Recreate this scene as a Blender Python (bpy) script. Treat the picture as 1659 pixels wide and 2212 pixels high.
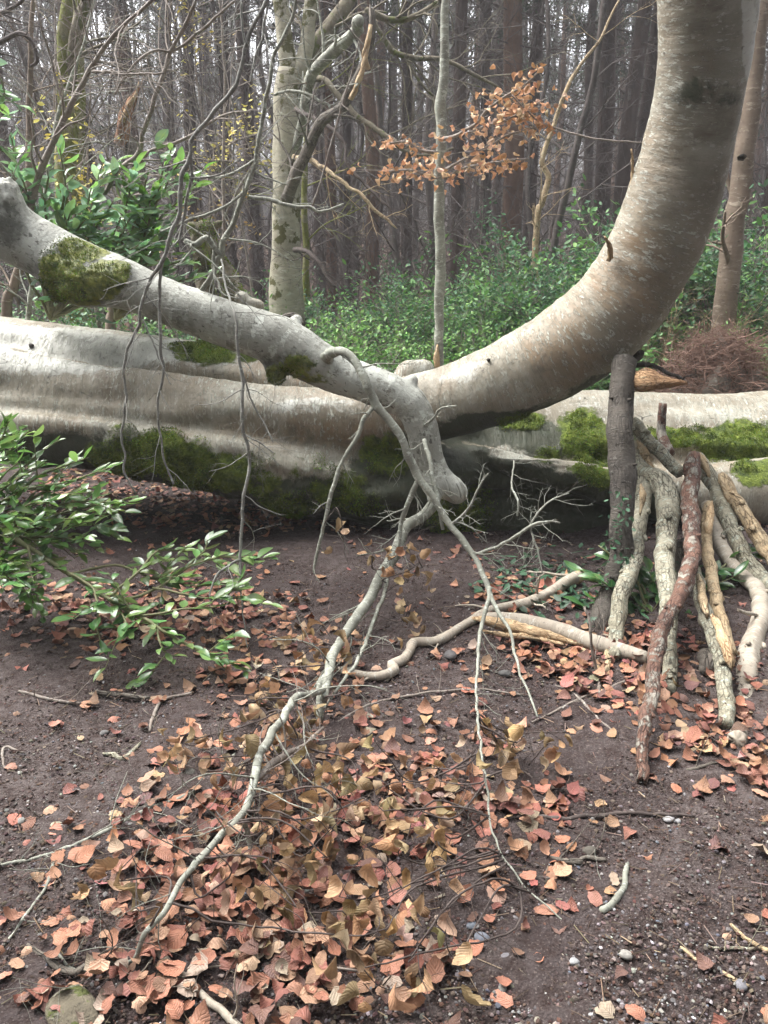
import bpy, math, random
import numpy as np
from mathutils import Vector, kdtree
R = math.radians
for o in list(bpy.data.objects): bpy.data.objects.remove(o)
scene = bpy.context.scene
COL = scene.collection

# ------------------------------------------------------------------ camera, sky, sun, exposure
PITCH = R(17.0); EYE = 1.5; FPX = 1782.0; CX = 829.5; CY = 1106.0
cam_data = bpy.data.cameras.new("camera")
cam_data.sensor_fit = 'VERTICAL'; cam_data.sensor_height = 36; cam_data.lens = 29.0
cam_data.clip_start = 0.05; cam_data.clip_end = 500
cam = bpy.data.objects.new("camera", cam_data); COL.objects.link(cam)
cam.location = (0, 0, EYE); cam.rotation_euler = (R(90) - PITCH, 0, 0)
scene.camera = cam

SUN_EL, SUN_AZ = R(56), R(-62)          # azimuth measured from +Y towards +X
world = bpy.data.worlds.new("World"); scene.world = world; world.use_nodes = True
wn = world.node_tree.nodes; wl = world.node_tree.links
wn.clear()
w_out = wn.new('ShaderNodeOutputWorld'); w_bg = wn.new('ShaderNodeBackground')
sky = wn.new('ShaderNodeTexSky'); sky.sky_type = 'NISHITA'; sky.sun_disc = False
sky.sun_elevation = SUN_EL; sky.sun_rotation = SUN_AZ; sky.dust_density = 5.0; sky.air_density = 1.0; sky.altitude = 100
w_hs = wn.new('ShaderNodeHueSaturation'); w_hs.inputs['Saturation'].default_value = 0.22
w_bg.inputs['Strength'].default_value = 0.11
wl.new(sky.outputs[0], w_hs.inputs['Color']); wl.new(w_hs.outputs[0], w_bg.inputs['Color']); wl.new(w_bg.outputs[0], w_out.inputs[0])
sun_data = bpy.data.lights.new("sun", 'SUN'); sun_data.energy = 1.45; sun_data.angle = R(65); sun_data.color = (1.0, 0.985, 0.95)
sun = bpy.data.objects.new("sun", sun_data); COL.objects.link(sun)
sd = Vector((math.sin(SUN_AZ) * math.cos(SUN_EL), math.cos(SUN_AZ) * math.cos(SUN_EL), math.sin(SUN_EL)))
sun.rotation_euler = sd.to_track_quat('Z', 'Y').to_euler(); sun.location = sd * 30
scene.view_settings.view_transform = 'Standard'; scene.view_settings.look = 'None'
scene.view_settings.exposure = 2.8; scene.view_settings.gamma = 1
scene.cycles.max_bounces = 6; scene.cycles.diffuse_bounces = 3; scene.cycles.glossy_bounces = 2
scene.cycles.transparent_max_bounces = 4; scene.cycles.caustics_reflective = False; scene.cycles.caustics_refractive = False
scene.cycles.use_denoising = True

rng = np.random.default_rng(7)

# ------------------------------------------------------------------ pixel rays and terrain
def ray(px, py):
    cx = (np.asarray(px, float) - CX) / FPX; cy = (CY - np.asarray(py, float)) / FPX
    return cx, math.cos(PITCH) + cy * math.sin(PITCH), -math.sin(PITCH) + cy * math.cos(PITCH)
def W(px, py, Y):
    dx, dy, dz = ray(px, py); t = Y / dy
    return np.array([dx * t, Y, EYE + dz * t])
def mpp(px, py, Y):                        # metres per pixel there
    return Y / ray(px, py)[1] / FPX
def project(P):
    P = np.asarray(P, float); x, y, z = P[..., 0], P[..., 1], P[..., 2] - EYE
    f = y * math.cos(PITCH) - z * math.sin(PITCH); u = y * math.sin(PITCH) + z * math.cos(PITCH)
    f = np.where(f < 1e-3, 1e-3, f)
    return CX + FPX * x / f, CY - FPX * u / f

def _h(ix, iy, iz, s):
    n = (ix * 374761393 + iy * 668265263 + iz * 2147483647 + s * 974634777) & 0xffffffff
    n = ((n ^ (n >> 13)) * 1274126177) & 0xffffffff
    n = ((n ^ (n >> 16)) * 2246822519) & 0xffffffff
    return ((n ^ (n >> 15)) & 0xffff) / 65535.0
def noise3(x, y, z, s=0):
    x, y, z = np.broadcast_arrays(np.asarray(x, float), np.asarray(y, float), np.asarray(z, float))
    ix, iy, iz = (np.floor(a).astype(np.int64) for a in (x, y, z))
    fx, fy, fz = x - ix, y - iy, z - iz
    fx, fy, fz = (f * f * (3 - 2 * f) for f in (fx, fy, fz))
    r = 0
    for a in (0, 1):
        for b in (0, 1):
            for c in (0, 1):
                r = r + _h(ix + a, iy + b, iz + c, s) * (fx if a else 1 - fx) * (fy if b else 1 - fy) * (fz if c else 1 - fz)
    return r * 2 - 1
def fbm(x, y, z=0, s=0, o=4):
    r = 0; a = 1.0; f = 1.0
    for i in range(o):
        r = r + a * noise3(np.asarray(x) * f, np.asarray(y) * f, np.asarray(z) * f, s + i); a *= .5; f *= 2.03
    return r
def terrain(x, y):
    x = np.asarray(x, float); y = np.asarray(y, float)
    near = np.clip((9 - y) / 4, 0, 1)
    h = 0.035 * noise3(x * .9 + 3, y * .9, 0, 5) * near
    far = np.clip((y - 8) / 10, 0, 1)
    h = h + far * 0.35 * noise3(x * .12, y * .12, 0, 9)
    h = h + np.clip((y - 30) / 60, 0, 1) ** 1.2 * 10
    h = h + 0.10 * np.clip((x - 1.0) / 1.5, 0, 1) * np.clip(y - 2.0, 0, 1.5) / 1.5
    return h
def G(px, py, up=0.0):
    dx, dy, dz = ray(px, py); t = -EYE / dz
    for _ in range(6):
        t = (terrain(dx * t, dy * t) + up - EYE) / dz
    return np.array([dx * t, dy * t, EYE + dz * t])

# ------------------------------------------------------------------ mesh collecting
class MB:
    def __init__(s): s.v = []; s.q = []; s.t = []; s.tc = []; s.col = []; s.n = 0
    def add(s, v, q=None, t=None, tc=None, col=None):
        v = np.asarray(v, float); k = len(v)
        s.v.append(v)
        if q is not None and len(q): s.q.append(np.asarray(q) + s.n)
        if t is not None and len(t): s.t.append(np.asarray(t) + s.n)
        s.tc.append(v.copy() if tc is None else np.asarray(tc, float))
        c = np.ones((k, 3)) if col is None else np.broadcast_to(np.asarray(col, float), (k, 3))
        s.col.append(c); s.n += k
    def build(s, name, mat, parent=None, smooth=True, extra=None, loc=None):
        v = np.concatenate(s.v); me = bpy.data.meshes.new(name)
        q = np.concatenate(s.q) if s.q else np.zeros((0, 4), int)
        t = np.concatenate(s.t) if s.t else np.zeros((0, 3), int)
        if loc is not None: v = v - np.asarray(loc)
        me.vertices.add(len(v)); me.vertices.foreach_set('co', v.astype(np.float32).ravel())
        loops = np.concatenate([q.ravel(), t.ravel()]).astype(np.int32)
        me.loops.add(len(loops)); me.loops.foreach_set('vertex_index', loops)
        me.polygons.add(len(q) + len(t))
        st = np.concatenate([np.arange(len(q)) * 4, len(q) * 4 + np.arange(len(t)) * 3]).astype(np.int32)
        me.polygons.foreach_set('loop_start', st)
        me.polygons.foreach_set('use_smooth', np.full(len(st), bool(smooth)))
        a = me.attributes.new('tc', 'FLOAT_VECTOR', 'POINT'); a.data.foreach_set('vector', np.concatenate(s.tc).astype(np.float32).ravel())
        c = np.concatenate(s.col); c4 = np.ones((len(c), 4), np.float32); c4[:, :3] = c
        a = me.attributes.new('tint', 'FLOAT_COLOR', 'POINT'); a.data.foreach_set('color', c4.ravel())
        for k_, val in (extra or {}).items():
            a = me.attributes.new(k_, 'FLOAT', 'POINT'); a.data.foreach_set('value', np.asarray(val, np.float32))
        me.update(calc_edges=True); me.validate()
        if isinstance(mat, (list, tuple)):
            for m in mat: me.materials.append(m)
        else: me.materials.append(mat)
        ob = bpy.data.objects.new(name, me); COL.objects.link(ob)
        if parent is not None: ob.parent = parent
        elif loc is not None: ob.location = loc
        return ob

def tag(o, label=None, cat=None, group=None, kind=None):
    if label: o['label'] = label
    if cat: o['category'] = cat
    if group: o['group'] = group
    if kind: o['kind'] = kind
    return o
def empty(name, loc, label, cat, group=None, rz=0):
    o = bpy.data.objects.new(name, None); o.empty_display_size = .1; COL.objects.link(o)
    o.location = [float(c) for c in loc]; o.rotation_euler = (0, 0, rz); return tag(o, label, cat, group)
def relparent(mb, name, mat, root, **k):     # a part whose vertices are in world space
    return mb.build(name, mat, root, loc=tuple(root.location), **k)
def copy_tree(o, parent=None):
    c = o.copy(); COL.objects.link(c)
    if parent is not None: c.parent = parent
    for ch in list(o.children): copy_tree(ch, c)
    return c

def resample(P, r, step):
    P = np.asarray(P, float); r = np.asarray(r, float)
    n = len(P); out = []; ro = []
    Q = np.vstack([2 * P[0] - P[1], P, 2 * P[-1] - P[-2]])
    for i in range(n - 1):
        p0, p1, p2, p3 = Q[i], Q[i + 1], Q[i + 2], Q[i + 3]
        L = np.linalg.norm(p2 - p1); k = max(1, int(math.ceil(L / step)))
        for j in range(k):
            t = j / k
            out.append(.5 * (2 * p1 + (p2 - p0) * t + (2 * p0 - 5 * p1 + 4 * p2 - p3) * t * t + (3 * p1 - p0 - 3 * p2 + p3) * t ** 3))
            ro.append(r[i] * (1 - t) + r[i + 1] * t)
    out.append(P[-1]); ro.append(r[-1])
    return np.array(out), np.array(ro)
def frames(P):
    T = np.gradient(P, axis=0); T /= np.linalg.norm(T, axis=1)[:, None] + 1e-12
    a = np.array([0, 0, 1.]) if abs(T[0, 2]) < .9 else np.array([0, 1., 0])
    n = a - T[0] * a.dot(T[0]); n /= np.linalg.norm(n); N = [n]
    for i in range(1, len(P)):
        n = N[-1] - T[i] * N[-1].dot(T[i]); n /= np.linalg.norm(n) + 1e-12; N.append(n)
    N = np.array(N); B = np.cross(T, N); return T, N, B
def tube(mb, P, r, sides=8, step=None, wob=0.0, rough=0.0, seed=0, tip=0.35, col=None, jag=0.0):
    r = np.asarray(r, float) if np.ndim(r) else np.linspace(r, r * .6, len(P))
    if len(r) != len(P): r = np.interp(np.linspace(0, 1, len(P)), np.linspace(0, 1, len(r)), r)
    P, r = resample(P, r, step or max(np.mean(r) * 2.2, .012))
    if wob:
        s = np.arange(len(P)) * .24 + seed * 13.7
        for k in range(3): P[:, k] += wob * (noise3(s, k * 7.1, seed, 3) + .5 * noise3(s * 2.3, k * 5.1, seed, 4)) * np.minimum(1, np.arange(len(P)) / 2)
    T, N, B = frames(P); n = len(P)
    th = np.arange(sides) * 2 * math.pi / sides
    L = np.concatenate([[0], np.cumsum(np.linalg.norm(np.diff(P, axis=0), axis=1))])
    rr = np.repeat(r[:, None], sides, 1)
    if rough:
        rr = rr * (1 + rough * (fbm(np.cos(th)[None] * 1.3 + seed * 3.1, np.sin(th)[None] * 1.3, L[:, None] / np.mean(r) * .35, 11, 3)))
    V = P[:, None] + rr[..., None] * (np.cos(th)[None, :, None] * N[:, None] + np.sin(th)[None, :, None] * B[:, None])
    if jag:
        e = jag * np.abs(rng.normal(size=sides)); V[-1] += T[-1] * e[:, None]
    tc = np.stack([rr * np.cos(th)[None], rr * np.sin(th)[None], np.repeat(L[:, None], sides, 1) + seed * 1.7], -1)
    i = np.arange(n - 1)[:, None] * sides; j = np.arange(sides)[None]; j2 = (j + 1) % sides
    q = np.stack([i + j, i + j2, i + sides + j2, i + sides + j], -1).reshape(-1, 4)
    V = V.reshape(-1, 3); tc = tc.reshape(-1, 3)
    V = np.vstack([V, P[0] - T[0] * r[0] * .3, P[-1] + T[-1] * r[-1] * tip]); tc = np.vstack([tc, tc[0], tc[-1]])
    a, b = len(V) - 2, len(V) - 1; k0 = (n - 1) * sides
    t = [(a, (x + 1) % sides, x) for x in range(sides)] + [(b, k0 + x, k0 + (x + 1) % sides) for x in range(sides)]
    mb.add(V, q, t, tc, col)
    return P, r
def path(pts):
    """[(px, py, Y, r_px)] -> points, radii in metres; Y None = lying on the ground"""
    P = []; r = []
    for p in pts:
        x, y, Y, rp = p
        if Y is None:
            g = G(x, y); rr = rp * mpp(x, y, g[1]); g = G(x, y, rr * .7); P.append(g); r.append(rr)
        elif Y < 0: g = G(x, y, -Y); P.append(g); r.append(rp * mpp(x, y, g[1]))      # that height above the ground
        else: P.append(W(x, y, Y)); r.append(rp * mpp(x, y, Y))
    return np.array(P), np.array(r)
def grow(mb, p, d, L, r, depth, seed, g=0.0, wig=.25, kids=5, sides=4, ratio=.55, col=None, ang=.8):
    rs = np.random.default_rng(seed); n = 6; pts = [np.array(p, float)]; d = np.array(d, float); d /= np.linalg.norm(d)
    dirs = [d]
    for i in range(n):
        d = d + rs.normal(size=3) * wig * .5 + np.array([0, 0, g]); d /= np.linalg.norm(d)
        pts.append(pts[-1] + d * L / n); dirs.append(d)
    tube(mb, pts, np.linspace(r, r * .35, n + 1), sides, step=L / n * .9, tip=.5, col=col)
    tips = [(pts[-1], d)]
    if depth > 0:
        for k in range(kids):
            u = .2 + .75 * (k + rs.random()) / kids; i = min(n - 1, int(u * n))
            pr = rs.normal(size=3); dd = dirs[i]; pr -= dd * pr.dot(dd); pr /= np.linalg.norm(pr)
            nd = dd * math.cos(ang) + pr * math.sin(ang)
            tips += grow(mb, pts[i] * (1 - (u * n - i)) + pts[i + 1] * (u * n - i), nd, L * ratio * (1.1 - u * .5), r * .5 * (1.2 - u * .5), depth - 1, int(rs.integers(1e9)), g, wig, max(2, kids - 1), max(3, sides - 1), ratio, col, ang)
    return tips

# ------------------------------------------------------------------ leaves
def leaf_template(rows=6, cols=4, kind='beech', curl=0.0, fold=0.2, seed=0, roll=0.0):
    """unit-length leaf along +Y, returns verts, quads, (t, s)"""
    rs = np.random.default_rng(seed); V = []; TS = []
    for i in range(rows + 1):
        t = i / rows
        if kind == 'beech': w = (.30 + .03 * (seed % 5)) * math.sin(math.pi * min(1, t ** .85)) ** .75 * (1 - .12 * t)
        elif kind == 'laurel': w = .215 * math.sin(math.pi * t ** .95) ** .75
        elif kind == 'small': w = .24 * math.sin(math.pi * t) ** .8
        else: w = .25 * math.sin(math.pi * t)
        if 0 < i < rows and kind == 'beech': w *= 1 + .10 * (1 if i % 2 else -1) + rs.normal() * .06
        if i in (0, rows): w = .012
        for j in range(cols + 1):
            s = j / cols * 2 - 1; x = s * w; z = abs(s) * w * fold + curl * (t - .4) ** 2
            if roll:
                an = roll * s * w * (1 + .35 * math.sin(t * 4 + seed)); x = math.sin(an) / roll; z += (1 - math.cos(an)) / roll
            z += rs.normal() * .018 * (1 if kind == 'beech' else .3)
            yy = t + (.05 * abs(s) * math.sin(math.pi * t) if kind == 'beech' else 0)
            V.append((x, yy, z)); TS.append((t, s, 0))
    V = np.array(V); q = [(i * (cols + 1) + j, i * (cols + 1) + j + 1, (i + 1) * (cols + 1) + j + 1, (i + 1) * (cols + 1) + j) for i in range(rows) for j in range(cols)]
    if curl and kind == 'beech':        # bend along the length into a real curl
        k = curl * 1.2; y = V[:, 1].copy(); z = V[:, 2].copy()
        a = k * (y - .3); V[:, 1] = .3 + np.sin(a) / k - z * np.sin(a) * 0 ; V[:, 2] = (1 - np.cos(a)) / k + z * np.cos(a)
    return V, np.array(q), np.array(TS)
def rotmats(yaw, pitch, roll):
    cz, sz, cx, sx, cy, sy = np.cos(yaw), np.sin(yaw), np.cos(pitch), np.sin(pitch), np.cos(roll), np.sin(roll)
    o = np.zeros_like(cz); l = np.ones_like(cz)
    Z = np.stack([np.stack([cz, -sz, o], -1), np.stack([sz, cz, o], -1), np.stack([o, o, l], -1)], -2)
    X = np.stack([np.stack([l, o, o], -1), np.stack([o, cx, -sx], -1), np.stack([o, sx, cx], -1)], -2)
    Y = np.stack([np.stack([cy, o, sy], -1), np.stack([o, l, o], -1), np.stack([-sy, o, cy], -1)], -2)
    return Z @ X @ Y
def scatter(mb, tmpls, pos, yaw, pitch, roll, size, cols):
    pos = np.asarray(pos, float); n = len(pos); which = np.arange(n) % len(tmpls); M = rotmats(yaw, pitch, roll)
    for k, (V, q, TS) in enumerate(tmpls):
        m = np.where(which == k)[0]
        if not len(m): continue
        P = np.einsum('nij,vj->nvi', M[m], V) * size[m][:, None, None] + pos[m][:, None]
        nv = len(V); Q = (q[None] + (np.arange(len(m)) * nv)[:, None, None]).reshape(-1, 4)
        tc = np.repeat(TS[None], len(m), 0).copy(); tc[:, :, 2] = rng.random(len(m))[:, None]
        mb.add(P.reshape(-1, 3), Q, None, tc.reshape(-1, 3), np.repeat(cols[m], nv, 0))
def dir_to_angles(d):
    d = np.asarray(d, float); d = d / (np.linalg.norm(d, axis=-1)[..., None] + 1e-9)
    return np.arctan2(-d[..., 0], d[..., 1]), np.arcsin(np.clip(d[..., 2], -1, 1))
def palette(n, cols, jit=.12, w=None):
    c = np.array(cols, float)[rng.choice(len(cols), n, p=w)]
    return np.clip(c * (1 + rng.normal(size=(n, 1)) * jit) * (1 + rng.normal(size=(n, 3)) * jit * .3), .005, .9)

# ------------------------------------------------------------------ materials
class NT:
    def __init__(s, name, rough=.8, spec=.3):
        s.m = bpy.data.materials.new(name); s.m.use_nodes = True; s.t = s.m.node_tree; s.t.nodes.clear()
        s.out = s.N('ShaderNodeOutputMaterial'); s.b = s.N('ShaderNodeBsdfPrincipled'); s.L(s.b.outputs[0], s.out.inputs[0])
        s.b.inputs['Roughness'].default_value = rough; s.b.inputs['Specular IOR Level'].default_value = spec
    def N(s, t, **k):
        n = s.t.nodes.new(t)
        for a, v in k.items(): setattr(n, a, v)
        return n
    def L(s, a, b): s.t.links.new(a, b)
    def attr(s, n, o='Vector'): return s.N('ShaderNodeAttribute', attribute_name=n).outputs[o]
    def scale(s, v, sc):
        n = s.N('ShaderNodeVectorMath', operation='MULTIPLY'); s.L(v, n.inputs[0]); n.inputs[1].default_value = sc; return n.outputs[0]
    def noise(s, v, sc, det=4, rough=.55, dist=0):
        n = s.N('ShaderNodeTexNoise'); s.L(v, n.inputs['Vector']); n.inputs['Scale'].default_value = sc
        n.inputs['Detail'].default_value = det; n.inputs['Roughness'].default_value = rough; n.inputs['Distortion'].default_value = dist; return n.outputs['Fac']
    def voro(s, v, sc, feat='DISTANCE_TO_EDGE', out='Distance'):
        n = s.N('ShaderNodeTexVoronoi', feature=feat); s.L(v, n.inputs['Vector']); n.inputs['Scale'].default_value = sc; return n.outputs[out]
    def ramp(s, f, a, b, va=0.0, vb=1.0):
        n = s.N('ShaderNodeMapRange'); n.clamp = True; s.L(f, n.inputs[0])
        for i, x in enumerate((a, b, va, vb)): n.inputs[i + 1].default_value = x
        return n.outputs[0]
    def mix(s, f, a, b, bl='MIX'):
        n = s.N('ShaderNodeMix', data_type='RGBA', blend_type=bl)
        if hasattr(f, 'links') or not isinstance(f, (int, float)): s.L(f, n.inputs[0])
        else: n.inputs[0].default_value = f
        for i, x in ((6, a), (7, b)):
            if isinstance(x, tuple): n.inputs[i].default_value = (*x, 1)
            else: s.L(x, n.inputs[i])
        return n.outputs[2]
    def math(s, op, a, b=0.0):
        n = s.N('ShaderNodeMath', operation=op)
        for i, x in enumerate((a, b)):
            if isinstance(x, (int, float)): n.inputs[i].default_value = x
            else: s.L(x, n.inputs[i])
        return n.outputs[0]
    def color(s, c):
        if isinstance(c, tuple): s.b.inputs['Base Color'].default_value = (*c, 1)
        else: s.L(c, s.b.inputs['Base Color'])
    def bump(s, h, dist=.004, st=1.0):
        n = s.N('ShaderNodeBump'); n.inputs['Distance'].default_value = dist; n.inputs['Strength'].default_value = st
        s.L(h, n.inputs['Height']); s.L(n.outputs[0], s.b.inputs['Normal']); return n

def mat_bark(name, c1, c2, fleck, fl=.5, sc=1.0, dark=(.05, .04, .035), rough=.8, streak=4.0, bump=.004, moss=None, mossamt=.0, crack=0.0):
    """smooth bark: two base tones, pale flecks stretched round the stem, dark pores"""
    n = NT(name, rough); tc = n.attr('tc'); a = n.scale(tc, (sc, sc, sc * streak))
    base = n.mix(n.ramp(n.noise(n.scale(tc, (sc, sc, sc)), 3.5, 5, .6), .38, .62), c1, c2)
    base = n.mix(n.math('MULTIPLY', n.ramp(n.noise(a, 14, 4, .6), .45, .7), .35), base, dark)
    f = n.ramp(n.noise(a, 11, 6, .7, .3), .60 - fl * .12, .66 - fl * .12)
    base = n.mix(n.math('MULTIPLY', f, .75), base, fleck)
    ck = None
    if crack:
        vv = n.math('ADD', n.voro(n.scale(tc, (sc * 2.2, sc * 2.2, sc * .5)), 16), n.math('MULTIPLY', n.noise(tc, 30 * sc, 5, .7), .22))
        ck = n.math('MULTIPLY', n.ramp(vv, .13, .19, 1, 0), n.ramp(n.noise(tc, 5, 3), .42, .55)); base = n.mix(n.math('MULTIPLY', ck, crack), base, dark)
        base = n.mix(n.ramp(n.noise(tc, 7 * sc, 7, .75, .5), .54, .64, 0, crack * .8), base, tuple(x * .45 for x in c1))
    pr = n.ramp(n.noise(n.scale(tc, (sc, sc, sc * 2)), 38, 2, .5), .66, .72)
    base = n.mix(n.math('MULTIPLY', pr, .7), base, dark)
    if moss is not None:
        mk = n.ramp(n.noise(tc, 6 * sc, 5, .65), .62 - mossamt, .66 - mossamt); base = n.mix(mk, base, n.mix(n.noise(tc, 60, 3), tuple(x * .5 for x in moss), moss))
    n.color(base); h = n.math('ADD', n.noise(a, 22, 5, .65), n.math('MULTIPLY', f, .35))
    if ck is not None: h = n.math('SUBTRACT', h, n.math('MULTIPLY', ck, 1.2))
    n.bump(h, bump, .9)
    return n.m
def mat_beech():
    n = NT('beech_bark', .62, .35); tc = n.attr('tc'); ms = n.attr('moss', 'Fac'); al = n.attr('algae_shade', 'Fac')
    st = n.scale(tc, (5.0, 1.0, 1.0))                       # x runs along the trunk: patterns stretch round it
    big = n.noise(tc, 1.6, 5, .6)
    base = n.mix(n.ramp(big, .36, .62), (.15, .124, .086), (.25, .228, .175))
    base = n.mix(n.ramp(n.noise(st, 2.2, 6, .7), .44, .70, 0, .6), base, (.36, .34, .285))
    base = n.mix(n.ramp(n.noise(tc, 3.3, 4, .6, 1.0), .52, .68, 0, .6), base, (.19, .14, .09))
    film = n.ramp(n.noise(tc, 1.9, 6, .7, .5), .50, .64)        # pale lichen film in broad patches
    base = n.mix(n.math('MULTIPLY', film, .55), base, (.42, .43, .37))
    base = n.mix(n.math('MULTIPLY', n.attr('stain', 'Fac'), n.ramp(n.noise(n.scale(tc, (3, 1, 1)), 2.5, 5, .65), .32, .62)), base, (.20, .135, .075))
    base = n.mix(n.math('MULTIPLY', n.attr('olive', 'Fac'), n.ramp(n.noise(n.scale(tc, (2, 1, 1)), 3, 7, .72), .30, .60, .25, .9)), base, (.115, .105, .075))  # olive film on the bark, carrying painted stem and groove shade
    base = n.mix(n.math('MULTIPLY', n.ramp(n.attr('pale', 'Fac'), .02, .3), n.ramp(n.math('ADD', n.attr('pale', 'Fac'), n.math('MULTIPLY', n.math('SUBTRACT', n.noise(tc, 6, 8, .75, .3), .5), 2.0)), .42, .62, 0, .85)), base, (.45, .45, .41))  # pale bark mixed with painted top highlights
    fl = n.ramp(n.noise(n.scale(tc, (2.6, 1, 1)), 13, 5, .75, .4), .58, .62)
    fl2 = n.ramp(n.noise(n.scale(tc, (3.2, 1, 1)), 24, 4, .7, .3), .56, .61)
    fl = n.math('MULTIPLY', n.math('MAXIMUM', fl, fl2), n.ramp(n.noise(tc, 2.3, 5, .7), .40, .56, .1, 1))
    base = n.mix(n.math('MULTIPLY', fl, .75), base, (.50, .51, .44))
    base = n.mix(n.ramp(n.noise(n.scale(tc, (3.5, 1, 1)), 17, 5, .75), .55, .66, 0, .55), base, (.10, .08, .058))
    base = n.mix(n.ramp(n.noise(tc, 5.5, 7, .75, .6), .56, .66, 0, .55), base, (.105, .10, .075))
    sp = n.ramp(n.noise(n.scale(tc, (1.6, 1, 1)), 4.5, 6, .7, .8), .665, .69)
    base = n.mix(n.math('MULTIPLY', sp, .85), base, (.52, .56, .49))
    dk = n.ramp(n.noise(n.scale(tc, (1.2, 1, 1)), 30, 3, .6), .67, .73)
    base = n.mix(n.math('MULTIPLY', dk, .65), base, (.06, .045, .035))
    wv = n.voro(n.scale(tc, (1.0, 2.2, 2.2)), 2.6)
    dis = n.noise(tc, 9, 5, .7)
    crk = n.math('MULTIPLY', n.ramp(n.math('ADD', wv, n.math('MULTIPLY', dis, .10)), .034, .048, 1, 0), n.ramp(n.noise(tc, 1.3, 2), .38, .46)); sx = n.N('ShaderNodeSeparateXYZ'); n.L(tc, sx.inputs[0]); crk = n.math('MULTIPLY', crk, n.math('MAXIMUM', n.ramp(sx.outputs[0], -1.3, -.5, 1, 0), n.math('MULTIPLY', n.ramp(sx.outputs[0], .9, 1.2), n.ramp(n.attr('pale', 'Fac'), .05, .2))))
    base = n.mix(n.math('MULTIPLY', crk, .8), base, (.05, .04, .03))
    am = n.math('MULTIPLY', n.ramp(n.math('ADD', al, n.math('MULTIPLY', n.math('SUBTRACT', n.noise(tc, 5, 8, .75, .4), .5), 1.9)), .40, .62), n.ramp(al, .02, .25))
    base = n.mix(am, base, n.mix(n.noise(tc, 22, 4), (.018, .030, .012), (.055, .052, .032)))  # dark green algae together with painted underside shade
    mm = n.math('MULTIPLY', n.ramp(n.math('ADD', ms, n.math('MULTIPLY', n.math('SUBTRACT', n.noise(tc, 7, 7, .75), .5), 2.0)), .45, .62), n.ramp(ms, .02, .3))
    base = n.mix(mm, base, n.mix(n.ramp(n.noise(tc, 18, 5, .7), .35, .65), (.035, .055, .014), (.15, .19, .03)))
    n.color(base)
    h = n.math('ADD', n.math('MULTIPLY', n.noise(st, 5, 6, .65), .8), n.math('ADD', n.math('MULTIPLY', n.noise(tc, 40, 4), .35), n.math('MULTIPLY', mm, n.noise(tc, 90, 3))))
    h = n.math('SUBTRACT', h, n.math('MULTIPLY', crk, 1.2))
    n.bump(n.math('ADD', h, n.math('MULTIPLY', fl, .35)), .011, 1.0)
    n.L(n.ramp(mm, 0, 1, .58, .95), n.b.inputs['Roughness'])
    return n.m
def mat_tint(name, rough=.7, spec=.3, veins=False, bump=0, trans=0.0):
    n = NT(name, rough, spec); c = n.attr('tint', 'Color'); tc = n.attr('tc')
    if veins:
        sep = n.N('ShaderNodeSeparateXYZ'); n.L(tc, sep.inputs[0]); ab = n.math('ABSOLUTE', sep.outputs[1])
        ph = n.math('SUBTRACT', n.math('MULTIPLY', sep.outputs[0], 9), n.math('MULTIPLY', ab, 2.2)); v = n.math('PINGPONG', ph, .5)
        vein = n.ramp(v, 0, .10, 1, 0); mid = n.ramp(ab, .02, .07, 1, 0); vv = n.math('MAXIMUM', vein, mid)
        c = n.mix(n.math('MULTIPLY', vv, .22), c, (.30, .17, .08)); c = n.mix(n.ramp(n.noise(n.N('ShaderNodeNewGeometry').outputs['Position'], 60, 4, .7), .5, .75, 0, .5), c, (.10, .05, .03))
        n.bump(n.math('ADD', v, n.math('MULTIPLY', vv, .5)), .003, .8)
    n.color(c)
    if trans:
        tr = n.N('ShaderNodeBsdfTranslucent'); mx = n.N('ShaderNodeMixShader'); mx.inputs[0].default_value = trans
        if isinstance(c, tuple): tr.inputs[0].default_value = (*c, 1)
        else: n.L(c, tr.inputs[0])
        n.L(n.b.outputs[0], mx.inputs[1]); n.L(tr.outputs[0], mx.inputs[2]); n.L(mx.outputs[0], n.out.inputs[0])
    return n.m
def mat_laurel():
    n = NT('laurel_leaf', .28, .8); c = n.attr('tint', 'Color'); sep = n.N('ShaderNodeSeparateXYZ'); n.L(n.attr('tc'), sep.inputs[0])
    mid = n.ramp(n.math('ABSOLUTE', sep.outputs[1]), .04, .12, 1, 0); c = n.mix(n.math('MULTIPLY', mid, .5), c, (.22, .32, .10)); gp = n.N('ShaderNodeNewGeometry').outputs['Position']
    c = n.mix(n.ramp(n.noise(gp, 45, 4, .7), .64, .70, 0, .7), c, (.16, .11, .04)); c = n.mix(n.ramp(n.noise(gp, 9, 3), .5, .68, 0, .45), c, (.20, .26, .05)); n.color(c)
    tr = n.N('ShaderNodeBsdfTranslucent'); n.L(c, tr.inputs[0]); mx = n.N('ShaderNodeMixShader'); mx.inputs[0].default_value = .38
    n.L(n.b.outputs[0], mx.inputs[1]); n.L(tr.outputs[0], mx.inputs[2]); n.L(mx.outputs[0], n.out.inputs[0]); return n.m
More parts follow.
